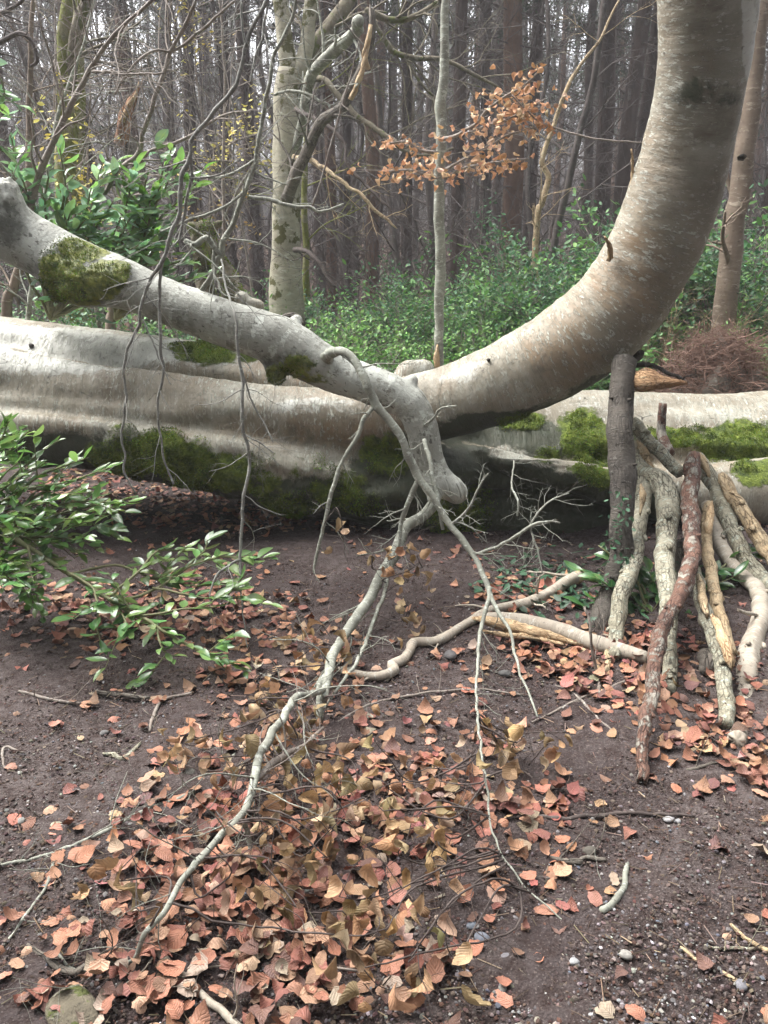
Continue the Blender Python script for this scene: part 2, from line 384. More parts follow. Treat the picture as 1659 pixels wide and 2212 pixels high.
def mat_soil():
    n = NT('soil', .95, .15); P = n.N('ShaderNodeNewGeometry').outputs['Position']
    b = n.mix(n.ramp(n.noise(P, 1.2, 6, .65), .36, .64), (.048, .037, .037), (.108, .089, .084))
    b = n.mix(n.ramp(n.noise(P, 26, 6, .75), .40, .62), b, (.040, .027, .024))
    b = n.mix(n.ramp(n.noise(P, 75, 4, .7), .60, .70, 0, .7), b, (.16, .13, .115))
    b = n.mix(n.ramp(n.voro(P, 110, 'F1', 'Distance'), .12, .25, .5, 0), b, (.20, .17, .16))
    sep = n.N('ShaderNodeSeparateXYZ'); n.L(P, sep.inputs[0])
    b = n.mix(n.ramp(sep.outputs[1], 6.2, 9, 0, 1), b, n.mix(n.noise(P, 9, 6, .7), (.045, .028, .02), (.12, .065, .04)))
    n.color(b); n.bump(n.math('ADD', n.noise(P, 45, 8, .75), n.math('MULTIPLY', n.voro(P, 120, 'F1'), .5)), .012, 1.0)
    return n.m
M = {}
M['beech'] = mat_beech()
M['limb'] = mat_bark('limb_bark', (.30, .30, .265), (.46, .47, .42), (.62, .64, .57), .45, 1.0, (.055, .05, .04), .7, 3.0, .004)
M['lichen'] = mat_bark('lichened_bark', (.18, .18, .15), (.29, .30, .25), (.44, .46, .40), .5, 2.0, (.05, .045, .035), .8, 2.0, .002)
M['hang'] = mat_bark('hanging_branch_bark', (.15, .145, .13), (.25, .25, .225), (.40, .41, .37), .35, 2.0, (.04, .035, .03), .8, 2.0, .002)
M['twig'] = mat_bark('twig_bark', (.15, .12, .10), (.24, .21, .18), (.36, .35, .32), .2, 3.0, (.05, .035, .03), .75, 2.0, .001)
M['darktwig'] = mat_bark('dark_twig_bark', (.05, .038, .034), (.09, .07, .062), (.16, .15, .13), .1, 3.0, (.03, .022, .02), .8, 2.0, .001)
M['post'] = mat_bark('dark_sapling_bark', (.05, .043, .036), (.092, .08, .066), (.16, .15, .13), .25, 1.8, (.025, .02, .016), .8, 4.0, .010, crack=.6)
M['stick'] = mat_bark('stick_bark', (.23, .21, .15), (.36, .34, .26), (.44, .48, .40), .5, 2.0, (.06, .05, .035), .8, 3.0, 0.009, crack=.8)
M['stick_tan'] = mat_bark('tan_stick_bark', (.36, .26, .15), (.46, .36, .23), (.55, .47, .33), .35, 2.0, (.10, .07, .04), .8, 2.0, 0.007, crack=.8)
M['stick_smooth'] = mat_bark('smooth_stick_bark', (.28, .24, .19), (.36, .32, .26), (.46, .44, .38), .25, 1.6, (.08, .06, .05), .75, 3.0, .002)
M['stick_red'] = mat_bark('red_stick_bark', (.095, .05, .036), (.17, .09, .062), (.27, .265, .225), .8, 2.4, (.05, .03, .025), .75, .7, 0.011, crack=.8)
M['stick_dark'] = mat_bark('dark_log_bark', (.10, .085, .07), (.16, .14, .115), (.22, .21, .18), .2, 1.5, (.03, .025, .02), .85, 3.0, 0.009, crack=.8)
M['wood'] = mat_bark('splintered_wood', (.44, .30, .17), (.55, .42, .26), (.62, .52, .36), .3, 3.0, (.25, .12, .05), .8, .25, 0.013, crack=.8)
M['torn'] = mat_bark('torn_orange_wood', (.34, .19, .10), (.46, .29, .16), (.56, .44, .28), .4, 3.0, (.12, .06, .03), .85, .3, .015, crack=.6)
M['redwood'] = mat_bark('rotten_red_wood', (.30, .14, .08), (.42, .24, .14), (.55, .42, .28), .2, 3.0, (.10, .05, .03), .85, .3, 0.018, crack=.8)
M['standing'] = mat_bark('standing_beech_bark', (.25, .23, .17), (.35, .33, .25), (.43, .42, .34), .35, .8, (.09, .075, .05), .8, 3.0, .006, (.10, .095, .03), .075)
M['mossy'] = mat_bark('mossy_bark', (.10, .085, .06), (.16, .14, .10), (.22, .21, .16), .2, 1.0, (.03, .025, .02), .9, 2.0, .01, (.10, .115, .035), .07)
M['conifer'] = mat_bark('conifer_bark', (.045, .034, .031), (.08, .058, .05), (.125, .112, .10), .1, .6, (.03, .02, .018), .95, .5, .02)
M['conifer_red'] = mat_bark('red_conifer_bark', (.10, .062, .046), (.15, .095, .07), (.22, .18, .15), .1, .6, (.05, .03, .022), .95, .5, .02)
M['brown_tree'] = mat_bark('brown_tree_bark', (.13, .098, .072), (.20, .155, .118), (.33, .28, .22), .3, .8, (.06, .04, .03), .85, 3.0, .006)
M['needles'] = mat_tint('needles', .8, .2)
M['litter'] = mat_tint('dead_leaf', .62, .35, veins=True)
M['dry'] = mat_tint('dry_hanging_leaf', .6, .3, veins=True, trans=.2)
M['leaf'] = mat_tint('small_leaf', .5, .4, trans=.25)
M['laurel'] = mat_laurel()
M['tint'] = mat_tint('tinted', .85, .2)
M['moss'] = mat_tint('moss_tuft', .95, .1, trans=.2)
M['soil'] = mat_soil()

# ================================================================== GROUND
def axis(segs):
    out = []
    for a, b, st in segs: out += list(np.arange(a, b, st))
    return np.array(out + [segs[-1][1]])
xs = axis([(-90, -20, 7), (-20, -6, 1.2), (-6, -2.6, .2), (-2.6, 2.6, .016), (2.6, 6, .2), (6, 20, 1.2), (20, 90, 7)])
ys = axis([(-6, .8, .5), (.8, 5.6, .016), (5.6, 9, .08), (9, 30, .8), (30, 110, 4)])
Xg, Yg = np.meshgrid(xs, ys); Zg = terrain(Xg, Yg)
msk = (np.abs(Xg) < 2.7) & (Yg < 6)
Zg[msk] += .007 * fbm(Xg[msk] * 9, Yg[msk] * 9, 0, 21, 3) + .0045 * np.maximum(0, fbm(Xg[msk] * 40, Yg[msk] * 40, 0, 31, 2)) + .010 * noise3(Xg[msk] * 3, Yg[msk] * 3, 1, 33)
nx, ny = len(xs), len(ys); I = np.arange(nx * ny).reshape(ny, nx)
mb = MB(); mb.add(np.stack([Xg.ravel(), Yg.ravel(), Zg.ravel()], 1), np.stack([I[:-1, :-1].ravel(), I[:-1, 1:].ravel(), I[1:, 1:].ravel(), I[1:, :-1].ravel()], 1))
tag(mb.build('ground', M['soil']), kind='structure')

# ================================================================== GREAT FALLEN TREE (one smooth body grown from a distance field)
B_STEM = [(-260, 785, 4.75, 62), (0, 812, 4.72, 66), (300, 858, 4.66, 66), (540, 892, 4.6, 66), (720, 908, 4.56, 68), (860, 893, 4.52, 74), (960, 872, 4.48, 77), (1070, 834, 4.42, 84),
          (1180, 782, 4.38, 92), (1290, 708, 4.32, 97), (1370, 610, 4.28, 98), (1430, 490, 4.22, 98), (1470, 370, 4.16, 97), (1500, 250, 4.1, 94), (1521, 130, 4.03, 97), (1531, 0, 3.95, 103), (1528, -180, 3.85, 108)]
BODY = [
    ([(-260, 745, 5.1, 92), (0, 778, 5.08, 92), (200, 805, 5.05, 92), (380, 826, 5.0, 92), (540, 845, 4.98, 90), (700, 872, 4.95, 72), (860, 890, 4.9, 60), (1000, 900, 4.85, 40)], .05),
    (B_STEM, .05),
    ([(-260, 905, 4.66, 86), (0, 918, 4.60, 80), (300, 950, 4.57, 82), (480, 980, 4.56, 87), (650, 1015, 4.57, 94), (900, 1048, 4.64, 98), (1050, 1065, 4.88, 128), (1200, 1075, 4.95, 140), (1400, 1060, 4.95, 125), (1700, 1040, 4.85, 105), (2000, 1030, 4.8, 100)], .07),
    ([(-260, 840, 5.15, 118), (300, 878, 5.15, 118), (600, 930, 5.15, 130), (800, 965, 5.15, 142), (1100, 1010, 5.2, 170), (1300, 1020, 5.2, 170), (2000, 1000, 5.2, 150)], .08),
    ([(1100, 925, 5.15, 52), (1250, 938, 5.12, 60), (1420, 955, 5.1, 55), (1560, 960, 5.05, 55), (1700, 930, 5.0, 62), (2000, 900, 5.0, 70)], .05),
    ([(1010, 972, 4.68, 12), (1080, 990, 4.58, 24), (1200, 1020, 4.52, 34), (1330, 1060, 4.55, 44), (1480, 1075, 4.6, 70), (1600, 1070, 4.58, 78), (1800, 1060, 4.55, 85)], .04),
    ([(860, 835, 4.75, 22), (885, 805, 4.8, 24), (915, 800, 4.82, 22)], .05),
    ([(330, 970, 4.70, 46), (470, 1008, 4.70, 54), (640, 1065, 4.72, 56), (800, 1085, 4.76, 50)], .06),
    ([(790, 1030, 4.6, 20), (880, 1075, 4.52, 30), (925, 1105, 4.48, 27), (945, 1132, 4.47, 16)], .03),
    ([(560, 660, 5.0, 10), (527, 655, 5.0, 14), (522, 645, 5.0, 15)], .02),
]
def sdf_mesh(tubes, vox, carve=()):
    segs = []; lo = np.full(3, 1e9); hi = -lo
    for pts, k in tubes:
        P, r = path(pts); P, r = resample(P, r, .12); segs.append((P, r, k))
        lo = np.minimum(lo, (P - r[:, None]).min(0)); hi = np.maximum(hi, (P + r[:, None]).max(0))
    lo -= .08; hi += .08; n = np.ceil((hi - lo) / vox).astype(int)
    ax = [lo[i] + vox * np.arange(n[i]) for i in range(3)]
    D = np.full(n, .3, np.float32)
    def field(P, r):
        T = np.full(n, .3, np.float32)
        for a, b, ra, rb in zip(P[:-1], P[1:], r[:-1], r[1:]):
            m = max(ra, rb) + .16
            i0 = np.maximum(0, ((np.minimum(a, b) - m - lo) / vox).astype(int)); i1 = np.minimum(n, ((np.maximum(a, b) + m - lo) / vox).astype(int) + 2)
            if (i1 <= i0).any(): continue
            x = ax[0][i0[0]:i1[0], None, None]; y = ax[1][None, i0[1]:i1[1], None]; z = ax[2][None, None, i0[2]:i1[2]]
            ab = b - a; h = ((x - a[0]) * ab[0] + (y - a[1]) * ab[1] + (z - a[2]) * ab[2]) / ab.dot(ab); h = np.clip(h, 0, 1)
            d = np.sqrt((x - a[0] - h * ab[0]) ** 2 + (y - a[1] - h * ab[1]) ** 2 + (z - a[2] - h * ab[2]) ** 2) - (ra + (rb - ra) * h)
            s = T[i0[0]:i1[0], i0[1]:i1[1], i0[2]:i1[2]]; np.minimum(s, d, out=s)
        return T
    for P, r, k in segs:
        T = field(P, r); h = np.clip(.5 + .5 * (T - D) / k, 0, 1); D = T * (1 - h) + D * h - k * h * (1 - h)
    for pts, k in carve:
        P, r = path(pts); P, r = resample(P, r, .12); T = -field(P, r)
        h = np.clip(.5 - .5 * (D - T) / k, 0, 1); D = D * (1 - h) + T * h + k * h * (1 - h)
    import openvdb as vdb
    g = vdb.FloatGrid(.3); g.copyFromArray(np.clip(D, -.3, .3).astype(np.float32)); 
    p, t, q = g.convertToPolygons(isovalue=0.0)
    p = np.array(p, float); q = np.array(q, int).reshape(-1, 4); t = np.array(t, int).reshape(-1, 3)
    return p * vox + lo, t[:, ::-1], q[:, ::-1]
def vnormals(V, q, t):
    N = np.zeros_like(V)
    fn = np.cross(V[q[:, 2]] - V[q[:, 0]], V[q[:, 3]] - V[q[:, 1]])
    for k in range(4): np.add.at(N, q[:, k], fn)
    if len(t):
        fn = np.cross(V[t[:, 1]] - V[t[:, 0]], V[t[:, 2]] - V[t[:, 0]])
        for k in range(3): np.add.at(N, t[:, k], fn)
    return N / (np.linalg.norm(N, axis=1)[:, None] + 1e-12)
def smooth01(x): x = np.clip(x, 0, 1); return x * x * (3 - 2 * x)
def px_blobs(V, N, blobs):
    """soft mask on the side of a body facing the viewer's clearing"""
    px, py = project(V); m = np.zeros(len(V))
    for (x, y, rx, ry, w) in blobs:
        d = np.sqrt(((px - x) / (rx * 1.25)) ** 2 + ((py - y) / (ry * 1.35)) ** 2); m = np.maximum(m, w * smooth01((1.5 - d) / 1.05))
    return m * np.clip(.4 - N[:, 1] * 1.5, 0, 1)

CARVE = [([(1000, 930, 4.55, 16), (1060, 945, 4.55, 34), (1150, 958, 4.58, 30), (1230, 968, 4.62, 18)], .03), ([(1020, 1070, 4.50, 30), (1120, 1095, 4.50, 52), (1250, 1115, 4.50, 48), (1330, 1140, 4.5, 36)], .03), ([(1290, 985, 4.72, 12), (1400, 985, 4.72, 18), (1550, 985, 4.70, 16), (1700, 985, 4.66, 16)], .05), ([(-260, 866, 4.44, 8), (0, 874, 4.44, 11), (300, 908, 4.42, 12), (540, 940, 4.40, 12), (760, 970, 4.38, 8)], .05), 
         ([(60, 768, 4.74, 8), (250, 795, 4.72, 16), (420, 824, 4.70, 20), (560, 845, 4.68, 15), (700, 862, 4.67, 10), (840, 880, 4.66, 6)], .08)]
V, t, q = sdf_mesh(BODY, .014, CARVE)
Nn = vnormals(V, q, t)
if (Nn * (V - V.mean(0))).sum() < 0: q = q[:, ::-1]; t = t[:, ::-1]; Nn = -Nn
# unrolled bark coordinates: straight part uses world axes, the rising stem is unrolled
Ps, rs_ = path(B_STEM); Ps, rs_ = resample(Ps, rs_, .03); T_, N_, B_ = frames(Ps)
Ls = np.concatenate([[0], np.cumsum(np.linalg.norm(np.diff(Ps, axis=0), axis=1))]); Ls = Ls + Ps[0, 0]
kd = kdtree.KDTree(len(Ps))
for i, p in enumerate(Ps): kd.insert(p, i)
kd.balance()
TC = V.copy(); px, py = project(V)
idx = np.array([kd.find(v)[1] for v in V])
off = V - Ps[idx]; un = np.stack([Ls[idx] + (off * T_[idx]).sum(1), Ps[0, 1] - (off * B_[idx]).sum(1), (off * N_[idx]).sum(1) + Ps[0, 2]], 1)
dist = np.linalg.norm(off, axis=1) - rs_[idx]
wst = smooth01((.10 - dist) / .08) * smooth01((px - 760) / 160)
TC = TC * (1 - wst[:, None]) + un * wst[:, None]
moss = px_blobs(V, Nn, [(440, 752, 62, 26, 1), (545, 758, 30, 12, 1), (335, 975, 62, 34, 1), (465, 1020, 80, 34, .8), (280, 1020, 50, 32, .6), (400, 1000, 60, 34, .95), (255, 935, 34, 14, .6),
    (1130, 912, 45, 16, 1), (1260, 940, 50, 40, 1), (1300, 1000, 60, 45, .8), (1180, 985, 30, 16, .6), (1600, 960, 70, 40, 1), (1640, 990, 60, 50, 1), (1450, 945, 60, 18, .9), (1520, 935, 40, 14, .6), (640, 1010, 50, 30, .45),
    (840, 985, 60, 40, .75), (740, 1060, 80, 40, .6), (620, 1090, 60, 25, .6), (560, 1040, 50, 26, .6), (250, 990, 60, 40, .8), (980, 1090, 60, 60, .6)])
alg_shade = np.maximum(px_blobs(V, Nn, [(520, 1085, 300, 42, 1), (760, 1110, 250, 50, 1), (860, 1000, 110, 50, .7), (960, 1060, 160, 90, 1), (1150, 1120, 300, 90, 1), (110, 965, 120, 24, .75), (250, 1030, 150, 25, .9), (980, 990, 70, 60, .9), (1080, 930, 120, 30, 1), (1525, 205, 60, 36, .62), (1230, 960, 130, 30, .7), (100, 1010, 250, 60, .9)]), 0)  # algae, with shade under the bole and in the hollow painted in
under_shade = smooth01((-Nn[:, 2] - .35) / .5) * smooth01((V[:, 2] < .95) * 1.0); alg_shade = np.maximum(alg_shade, under_shade * .7)  # down-facing bark darkened: underside shade put into the colour
stain = px_blobs(V, Nn, [(1290, 620, 60, 60, 1), (1380, 560, 50, 90, .9), (1200, 740, 70, 50, .8), (1100, 880, 90, 30, .5), (1420, 330, 40, 60, .6), (640, 930, 160, 25, .8), (860, 930, 90, 30, .8), (880, 1080, 60, 35, 1), (420, 800, 60, 25, .4), (620, 800, 110, 30, .7), (760, 840, 80, 20, .6), (1440, 100, 20, 130, .5)])
olive = px_blobs(V, Nn, [(1540, 60, 70, 200, 1), (1525, 240, 80, 80, 1), (1525, 360, 45, 120, .8), (1450, 580, 45, 110, .8), (1370, 720, 90, 40, .8), (1150, 895, 160, 22, .6), (500, 905, 260, 14, .5)])  # olive film; shade of the stem's right side, underside and groove painted in
pale = np.maximum(px_blobs(V, Nn, [(120, 745, 260, 45, 1), (420, 765, 100, 25, .6), (1300, 885, 160, 18, .38), (1500, 912, 200, 22, .34), (980, 800, 80, 25, .5), (1620, 60, 14, 110, .8), (700, 880, 130, 16, .5)]), 0)  # glare on the upper faces put into the colour; right ridge also debarked
dn = .010 * fbm(TC[:, 0] * 2.5, TC[:, 1] * 2.5, TC[:, 2] * 2.5, 41, 3) + .0035 * fbm(TC[:, 0] * 16, TC[:, 1] * 5, TC[:, 2] * 5, 47, 3)
dn += .020 * (1 - wst) * fbm(V[:, 0] * 1.1, V[:, 1] * 6, V[:, 2] * 6, 55, 2)
low = smooth01((py - 940) / 80) * smooth01((1320 - px) / 100)
dn += low * .022 * fbm(V[:, 0] * 4, V[:, 1] * 9, V[:, 2] * 11, 51, 3)
mn = smooth01(moss / .25) * smooth01((moss + .75 * fbm(V[:, 0] * 6, V[:, 1] * 6, V[:, 2] * 6, 61, 4) - .45) / .22)
dn += mn * (.010 + .008 * fbm(V[:, 0] * 30, V[:, 1] * 30, V[:, 2] * 30, 63, 3))
V2 = V + Nn * dn[:, None]
fallen = empty('fallen_tree', (0, 4.85, float(terrain(0, 4.85))), 'huge smooth barked fallen beech with a thick limb curving up to the upper right', 'fallen tree')
mb = MB(); mb.add(V2, q, t, TC); relparent(mb, 'trunk', M['beech'], fallen, extra={'moss': moss, 'algae_shade': alg_shade, 'stain': stain, 'olive': olive, 'pale': pale})
# moss growing on it
def moss_tufts(V, q, m, root, name, per=1.0, seed=1, h=.009):
    rs = np.random.default_rng(seed); fm = m[q].mean(1); A = np.linalg.norm(np.cross(V[q[:, 2]] - V[q[:, 0]], V[q[:, 3]] - V[q[:, 1]]), axis=1) * .5
    w = A * (fm > .12) * fm ** 1.3; nt = int(w.sum() * 42000 * per)
    if nt < 10: return
    f = rs.choice(len(q), nt, p=w / w.sum()); u = rs.random((nt, 2))[:, :, None]
    p = V[q[f, 0]] * (1 - u[:, 0]) * (1 - u[:, 1]) + V[q[f, 1]] * u[:, 0] * (1 - u[:, 1]) + V[q[f, 2]] * u[:, 0] * u[:, 1] + V[q[f, 3]] * (1 - u[:, 0]) * u[:, 1]
    nn = np.cross(V[q[f, 2]] - V[q[f, 0]], V[q[f, 3]] - V[q[f, 1]]); nn /= np.linalg.norm(nn, axis=1)[:, None] + 1e-9
    d = nn + rs.normal(size=(nt, 3)) * .55 + [0, 0, .1]; d /= np.linalg.norm(d, axis=1)[:, None]
    s = np.cross(d, rs.normal(size=(nt, 3))); s /= np.linalg.norm(s, axis=1)[:, None]
    hh = (h * (.5 + rs.random(nt)))[:, None]; a = p - s * hh * .28 - nn * .003; b = p + s * hh * .28 - nn * .003; c = p + d * hh
    big = fbm(p[:, 0] * 14, p[:, 1] * 14, p[:, 2] * 14, 71, 3)[:, None]
    col = np.array([.115, .165, .024]) * (1 + .9 * np.clip(big, -.75, 1.1)) * (.7 + .6 * rs.random((nt, 1))) * (1 + .3 * rs.normal(size=(nt, 3)).clip(-1, 1) * [1, .3, .5])
    mb = MB(); mb.add(np.stack([a, b, c], 1).reshape(-1, 3), None, np.arange(nt * 3).reshape(-1, 3), None, np.repeat(np.clip(col, .01, .4), 3, 0))
    o = relparent(mb, name, M['moss'], root, smooth=False); o['kind'] = 'stuff'
moss_tufts(V2, q, mn, fallen, 'moss')
# torn bark tongue, stubs and twigs of the fallen tree
mb = MB(); P, r = path([(1345, 812, 4.16, 10), (1378, 820, 4.02, 21), (1415, 825, 3.96, 19), (1450, 827, 3.94, 11), (1480, 830, 3.92, 3)])
tube(mb, P, r, 12, .02, .006, .55, 3, jag=.01); relparent(mb, 'splintered_bark', M['torn'], fallen)
mb = MB(); P, r = path([(1350, 790, 4.35, 7), (1387, 788, 4.18, 5.5), (1420, 794, 4.15, 5), (1445, 808, 4.12, 4.5), (1478, 820, 4.1, 3)])
tube(mb, P, r, 8, .015, .004, .3, 4); P, r = path([(1450, 828, 4.1, 2), (1470, 822, 4.08, 2), (1484, 812, 4.06, 1.6), (1500, 808, 4.05, 1.4), (1500, 795, 4.05, 1)])
tube(mb, P, r, 5, .012, .003, .2, 5); relparent(mb, 'twig', M['post'], fallen)
mb = MB(); P, r = path([(1358, 780, 4.38, 16), (1378, 768, 4.30, 10), (1384, 762, 4.26, 7)]); tube(mb, P, r, 10, .02, .003, .35, 6); relparent(mb, 'branch_stub', M['post'], fallen)
for (x, y, Y, rr) in [(1055, 778, 4.28, 4), (885, 1072, 4.4, 3), (67, 748, 4.86, 6), (1600, 340, 4.02, 7), (1315, 530, 4.1, 5)]:
    mb = MB(); a = W(x, y, Y + .05); b = W(x + (8 if x > 1500 else 1), y - 1, Y - .03); tube(mb, [a, (a + b) / 2, b], np.array([1, 1, .8]) * rr * mpp(x, y, Y), 8, .01, 0, .3, int(x)); relparent(mb, 'branch_stub', M['post'], fallen)
for pts in ([(1318, 560, 4.12, 7), (1316, 530, 4.06, 5), (1305, 512, 4.03, 2)], [(1365, 400, 4.2, 5), (1366, 360, 4.18, 3.5), (1363, 322, 4.16, 2)]):
    mb = MB(); P, r = path(pts); tube(mb, P, r, 6, .015, .003, .45, 8); relparent(mb, 'wood_splinter', M['wood'], fallen)

# ================================================================== THE GREY LIMB HANGING ACROSS THE FRONT
LIMB = [([(-160, 440, 4.0, 70), (-40, 475, 3.97, 68), (50, 515, 3.94, 60), (150, 572, 3.9, 62), (250, 606, 3.87, 52), (330, 640, 3.85, 48), (415, 672, 3.83, 50), (500, 703, 3.81, 49), (600, 735, 3.8, 54), (680, 782, 3.78, 48), (760, 818, 3.76, 42), (840, 846, 3.74, 39), (885, 872, 3.73, 37), (912, 925, 3.72, 35), (925, 985, 3.71, 33), (942, 1038, 3.7, 32)], .03),
        ([(35, 520, 3.9, 44), (22, 470, 3.88, 40), (16, 432, 3.87, 33), (14, 415, 3.87, 30)], .05),
        ([(135, 590, 3.84, 44), (175, 615, 3.80, 46), (245, 615, 3.8, 42)], .05), ([(120, 600, 3.86, 18), (138, 628, 3.84, 20)], .04),
        ([(590, 780, 3.78, 22), (597, 812, 3.76, 17)], .03), ([(620, 730, 3.86, 16), (640, 692, 3.9, 12)], .05),
        ([(870, 850, 3.74, 16), (890, 822, 3.76, 13)], .03), ([(800, 855, 3.76, 16), (845, 878, 3.74, 10)], .03),
        ([(945, 1040, 3.7, 31), (975, 1055, 3.69, 27), (986, 1064, 3.69, 25)], .03), ([(938, 1050, 3.66, 22), (938, 1075, 3.62, 15)], .03)]
limb_root = empty('overhanging_limb', (-2.2, 3.95, float(terrain(-2.2, 3.95))), 'thick pale grey broken limb slanting down across the front of the fallen trunk', 'broken limb')
V, t, q = sdf_mesh(LIMB, .0085); Nn = vnormals(V, q, t)
if (Nn * (V - V.mean(0))).sum() < 0: q = q[:, ::-1]; t = t[:, ::-1]; Nn = -Nn
Pl, rl = path(LIMB[0][0]); Pl, rl = resample(Pl, rl, .02); Tl, Nl, Bl = frames(Pl); Ll = np.concatenate([[0], np.cumsum(np.linalg.norm(np.diff(Pl, axis=0), axis=1))])
kd = kdtree.KDTree(len(Pl))
for i, p in enumerate(Pl): kd.insert(p, i)
kd.balance(); idx = np.array([kd.find(v)[1] for v in V]); off = V - Pl[idx]
TC = np.stack([Ll[idx], (off * Nl[idx]).sum(1), (off * Bl[idx]).sum(1)], 1)
moss = px_blobs(V, Nn, [(180, 540, 48, 22, .9), (235, 596, 42, 26, .85), (140, 590, 45, 40, .75), (180, 620, 70, 35, .7), (640, 790, 45, 22, .6), (595, 812, 22, 20, .8), (690, 812, 40, 16, .5), (262, 585, 20, 20, .6)])
alg_shade = px_blobs(V, Nn, [(150, 610, 120, 50, 1), (15, 480, 45, 50, .8), (350, 690, 140, 26, .5), (620, 800, 70, 35, .8)])  # algae, plus shade painted along the limb's underside
mn = smooth01(moss / .25) * smooth01((moss + .6 * fbm(V[:, 0] * 9, V[:, 1] * 9, V[:, 2] * 9, 61, 4) - .42) / .2)
top = smooth01((450 - project(V)[1]) / 30) * smooth01((60 - project(V)[0]) / 30)
dn = .0045 * fbm(V[:, 0] * 6, V[:, 1] * 6, V[:, 2] * 6, 43, 3) + .0012 * fbm(TC[:, 0] * 30, TC[:, 1] * 9, TC[:, 2] * 9, 44, 2) + mn * (.006 + .008 * fbm(V[:, 0] * 30, V[:, 1] * 30, V[:, 2] * 30, 63, 3)) + top * .02 * fbm(V[:, 0] * 25, V[:, 1] * 25, V[:, 2] * 8, 66, 3)
V2 = V + Nn * dn[:, None]
def mat_limb():
    n = NT('grey_limb_bark', .58, .35); tc = n.attr('tc'); ms = n.attr('moss', 'Fac'); al = n.attr('algae_shade', 'Fac')
    b = n.mix(n.ramp(n.noise(tc, 4, 5, .65), .38, .62), (.25, .25, .215), (.41, .42, .375))
    b = n.mix(n.ramp(n.noise(n.scale(tc, (2.5, 1, 1)), 9, 6, .75, .5), .54, .60, 0, .7), b, (.53, .55, .49))
    b = n.mix(n.ramp(n.noise(tc, 16, 6, .75), .53, .62, 0, .8), b, (.13, .125, .10))
    b = n.mix(n.ramp(n.noise(tc, 48, 3, .6), .61, .67, 0, .85), b, (.06, .055, .045))
    b = n.mix(n.ramp(n.math('ADD', al, n.math('MULTIPLY', n.math('SUBTRACT', n.noise(tc, 9, 8, .75), .5), 1.9)), .45, .85, 0, .85), b, (.05, .05, .035))
    mm = n.ramp(n.math('ADD', ms, n.math('MULTIPLY', n.math('SUBTRACT', n.noise(tc, 12, 5, .7), .5), 1.2)), .42, .52)
    b = n.mix(mm, b, n.mix(n.ramp(n.noise(tc, 25, 5, .7), .35, .65), (.04, .055, .015), (.19, .20, .035)))
    n.color(b); n.bump(n.math('ADD', n.noise(n.scale(tc, (4, 1, 1)), 14, 6, .7), n.math('MULTIPLY', n.noise(tc, 80, 3), .5)), .007, 1.0); return n.m
M['greylimb'] = mat_limb()
mb = MB(); mb.add(V2, q, t, TC); relparent(mb, 'limb', M['greylimb'], limb_root, extra={'moss': moss, 'algae_shade': alg_shade})
moss_tufts(V2, q, mn, limb_root, 'moss', 1.0, 5, .008)

DRY = [leaf_template(6, 4, 'beech', c, f, s, ro) for s, (c, f, ro) in enumerate([(1.2, .2, 2.0), (-1.3, .15, 3.0), (1.8, .3, 1.5), (.9, .4, 4.0), (-.9, .3, 3.5), (1.5, -.2, -3.0)])]
DRYCOL = [(.38, .24, .12), (.28, .18, .09), (.46, .31, .175), (.20, .13, .07), (.36, .20, .11), (.46, .34, .22), (.26, .19, .10)]
def nearest_on(P, p): i = int(np.argmin(np.linalg.norm(P - p, axis=1))); return P[i], i
def branch_part(name, pts, mat, root, sides=8, wob=.004, rough=.12, seed=0, kids=0, klen=.25, ksize=.3, kd_=1, mb=None, down=0.0, jag=0.0, keep=None, ang=.8):
    own = mb is None; mb = mb or MB(); P, r = path(pts); P, r = tube(mb, P, r, sides, max(.012, float(np.mean(r)) * 1.6), wob, rough, seed, jag=jag)
    rs = np.random.default_rng(seed + 100)
    for k in range(kids):
        i = int((k + rs.random()) / kids * (len(P) - 3)) + 1; T = P[min(i + 1, len(P) - 1)] - P[i]; T /= np.linalg.norm(T) + 1e-9
        d = rs.normal(size=3); d -= T * d.dot(T); d /= np.linalg.norm(d); d = T * .6 + d * .9
        grow(mb, P[i], d, klen * (.4 + rs.random()), max(.0011, r[i] * ksize), kd_, int(rs.integers(1e9)), down, .3, 3, 4, ang=ang)
    if keep is not None: keep.append(P)
    return (relparent(mb, name, mat, root) if own else mb), P
keep = []
# the long broken branch falling from the end of the limb to the ground
branch_part('falling_branch', [(940, 1048, 3.66, 13.8), (937, 1085, 3.62, 12.9), (915, 1113, 3.58, 12.0), (881, 1134, 3.54, 12.0), (866, 1160, 3.5, 12.9), (851, 1195, 3.44, 12.9), (826, 1238, 3.36, 12.0), (802, 1285, 3.24, 11.2), (775, 1328, 3.12, 11.2), (745, 1372, 3.0, 10.8), (722, 1410, -.13, 10.3), (708, 1460, -.14, 10.3), (700, 1507, -.12, 8.6)], M['lichen'], limb_root, 12, .004, .15, 21, 10, .22, .22, keep=keep, jag=.01)
branch_part('side_branch', [(708, 1455, -.14, 6.9), (692, 1475, -.12, 8.6), (691, 1510, -.08, 8.6), (690, 1556, -.02, 7.7)], M['lichen'], limb_root, 10, .003, .2, 22, jag=.008)
branch_part('lower_branch', [(700, 1490, -.14, 6.0), (672, 1500, -.16, 7.7), (640, 1506, -.18, 8.2), (615, 1545, -.19, 8.6), (588, 1582, -.19, 9.5), (563, 1632, -.17, 9.5), (547, 1690, -.15, 9.5), (528, 1748, -.14, 8.6), (480, 1802, -.13, 7.7), (430, 1860, -.12, 7.3), (392, 1908, -.11, 6.9), (360, 1958, -.10, 6.5), (318, 2018, -.07, 6.0), (282, 2080, None, 4.3), (230, 2083, None, 3.9), (165, 2095, None, 3.4), (120, 2060, None, 2.6)], M['lichen'], limb_root, 10, .004, .15, 23, 16, .34, .25, 2, keep=keep)
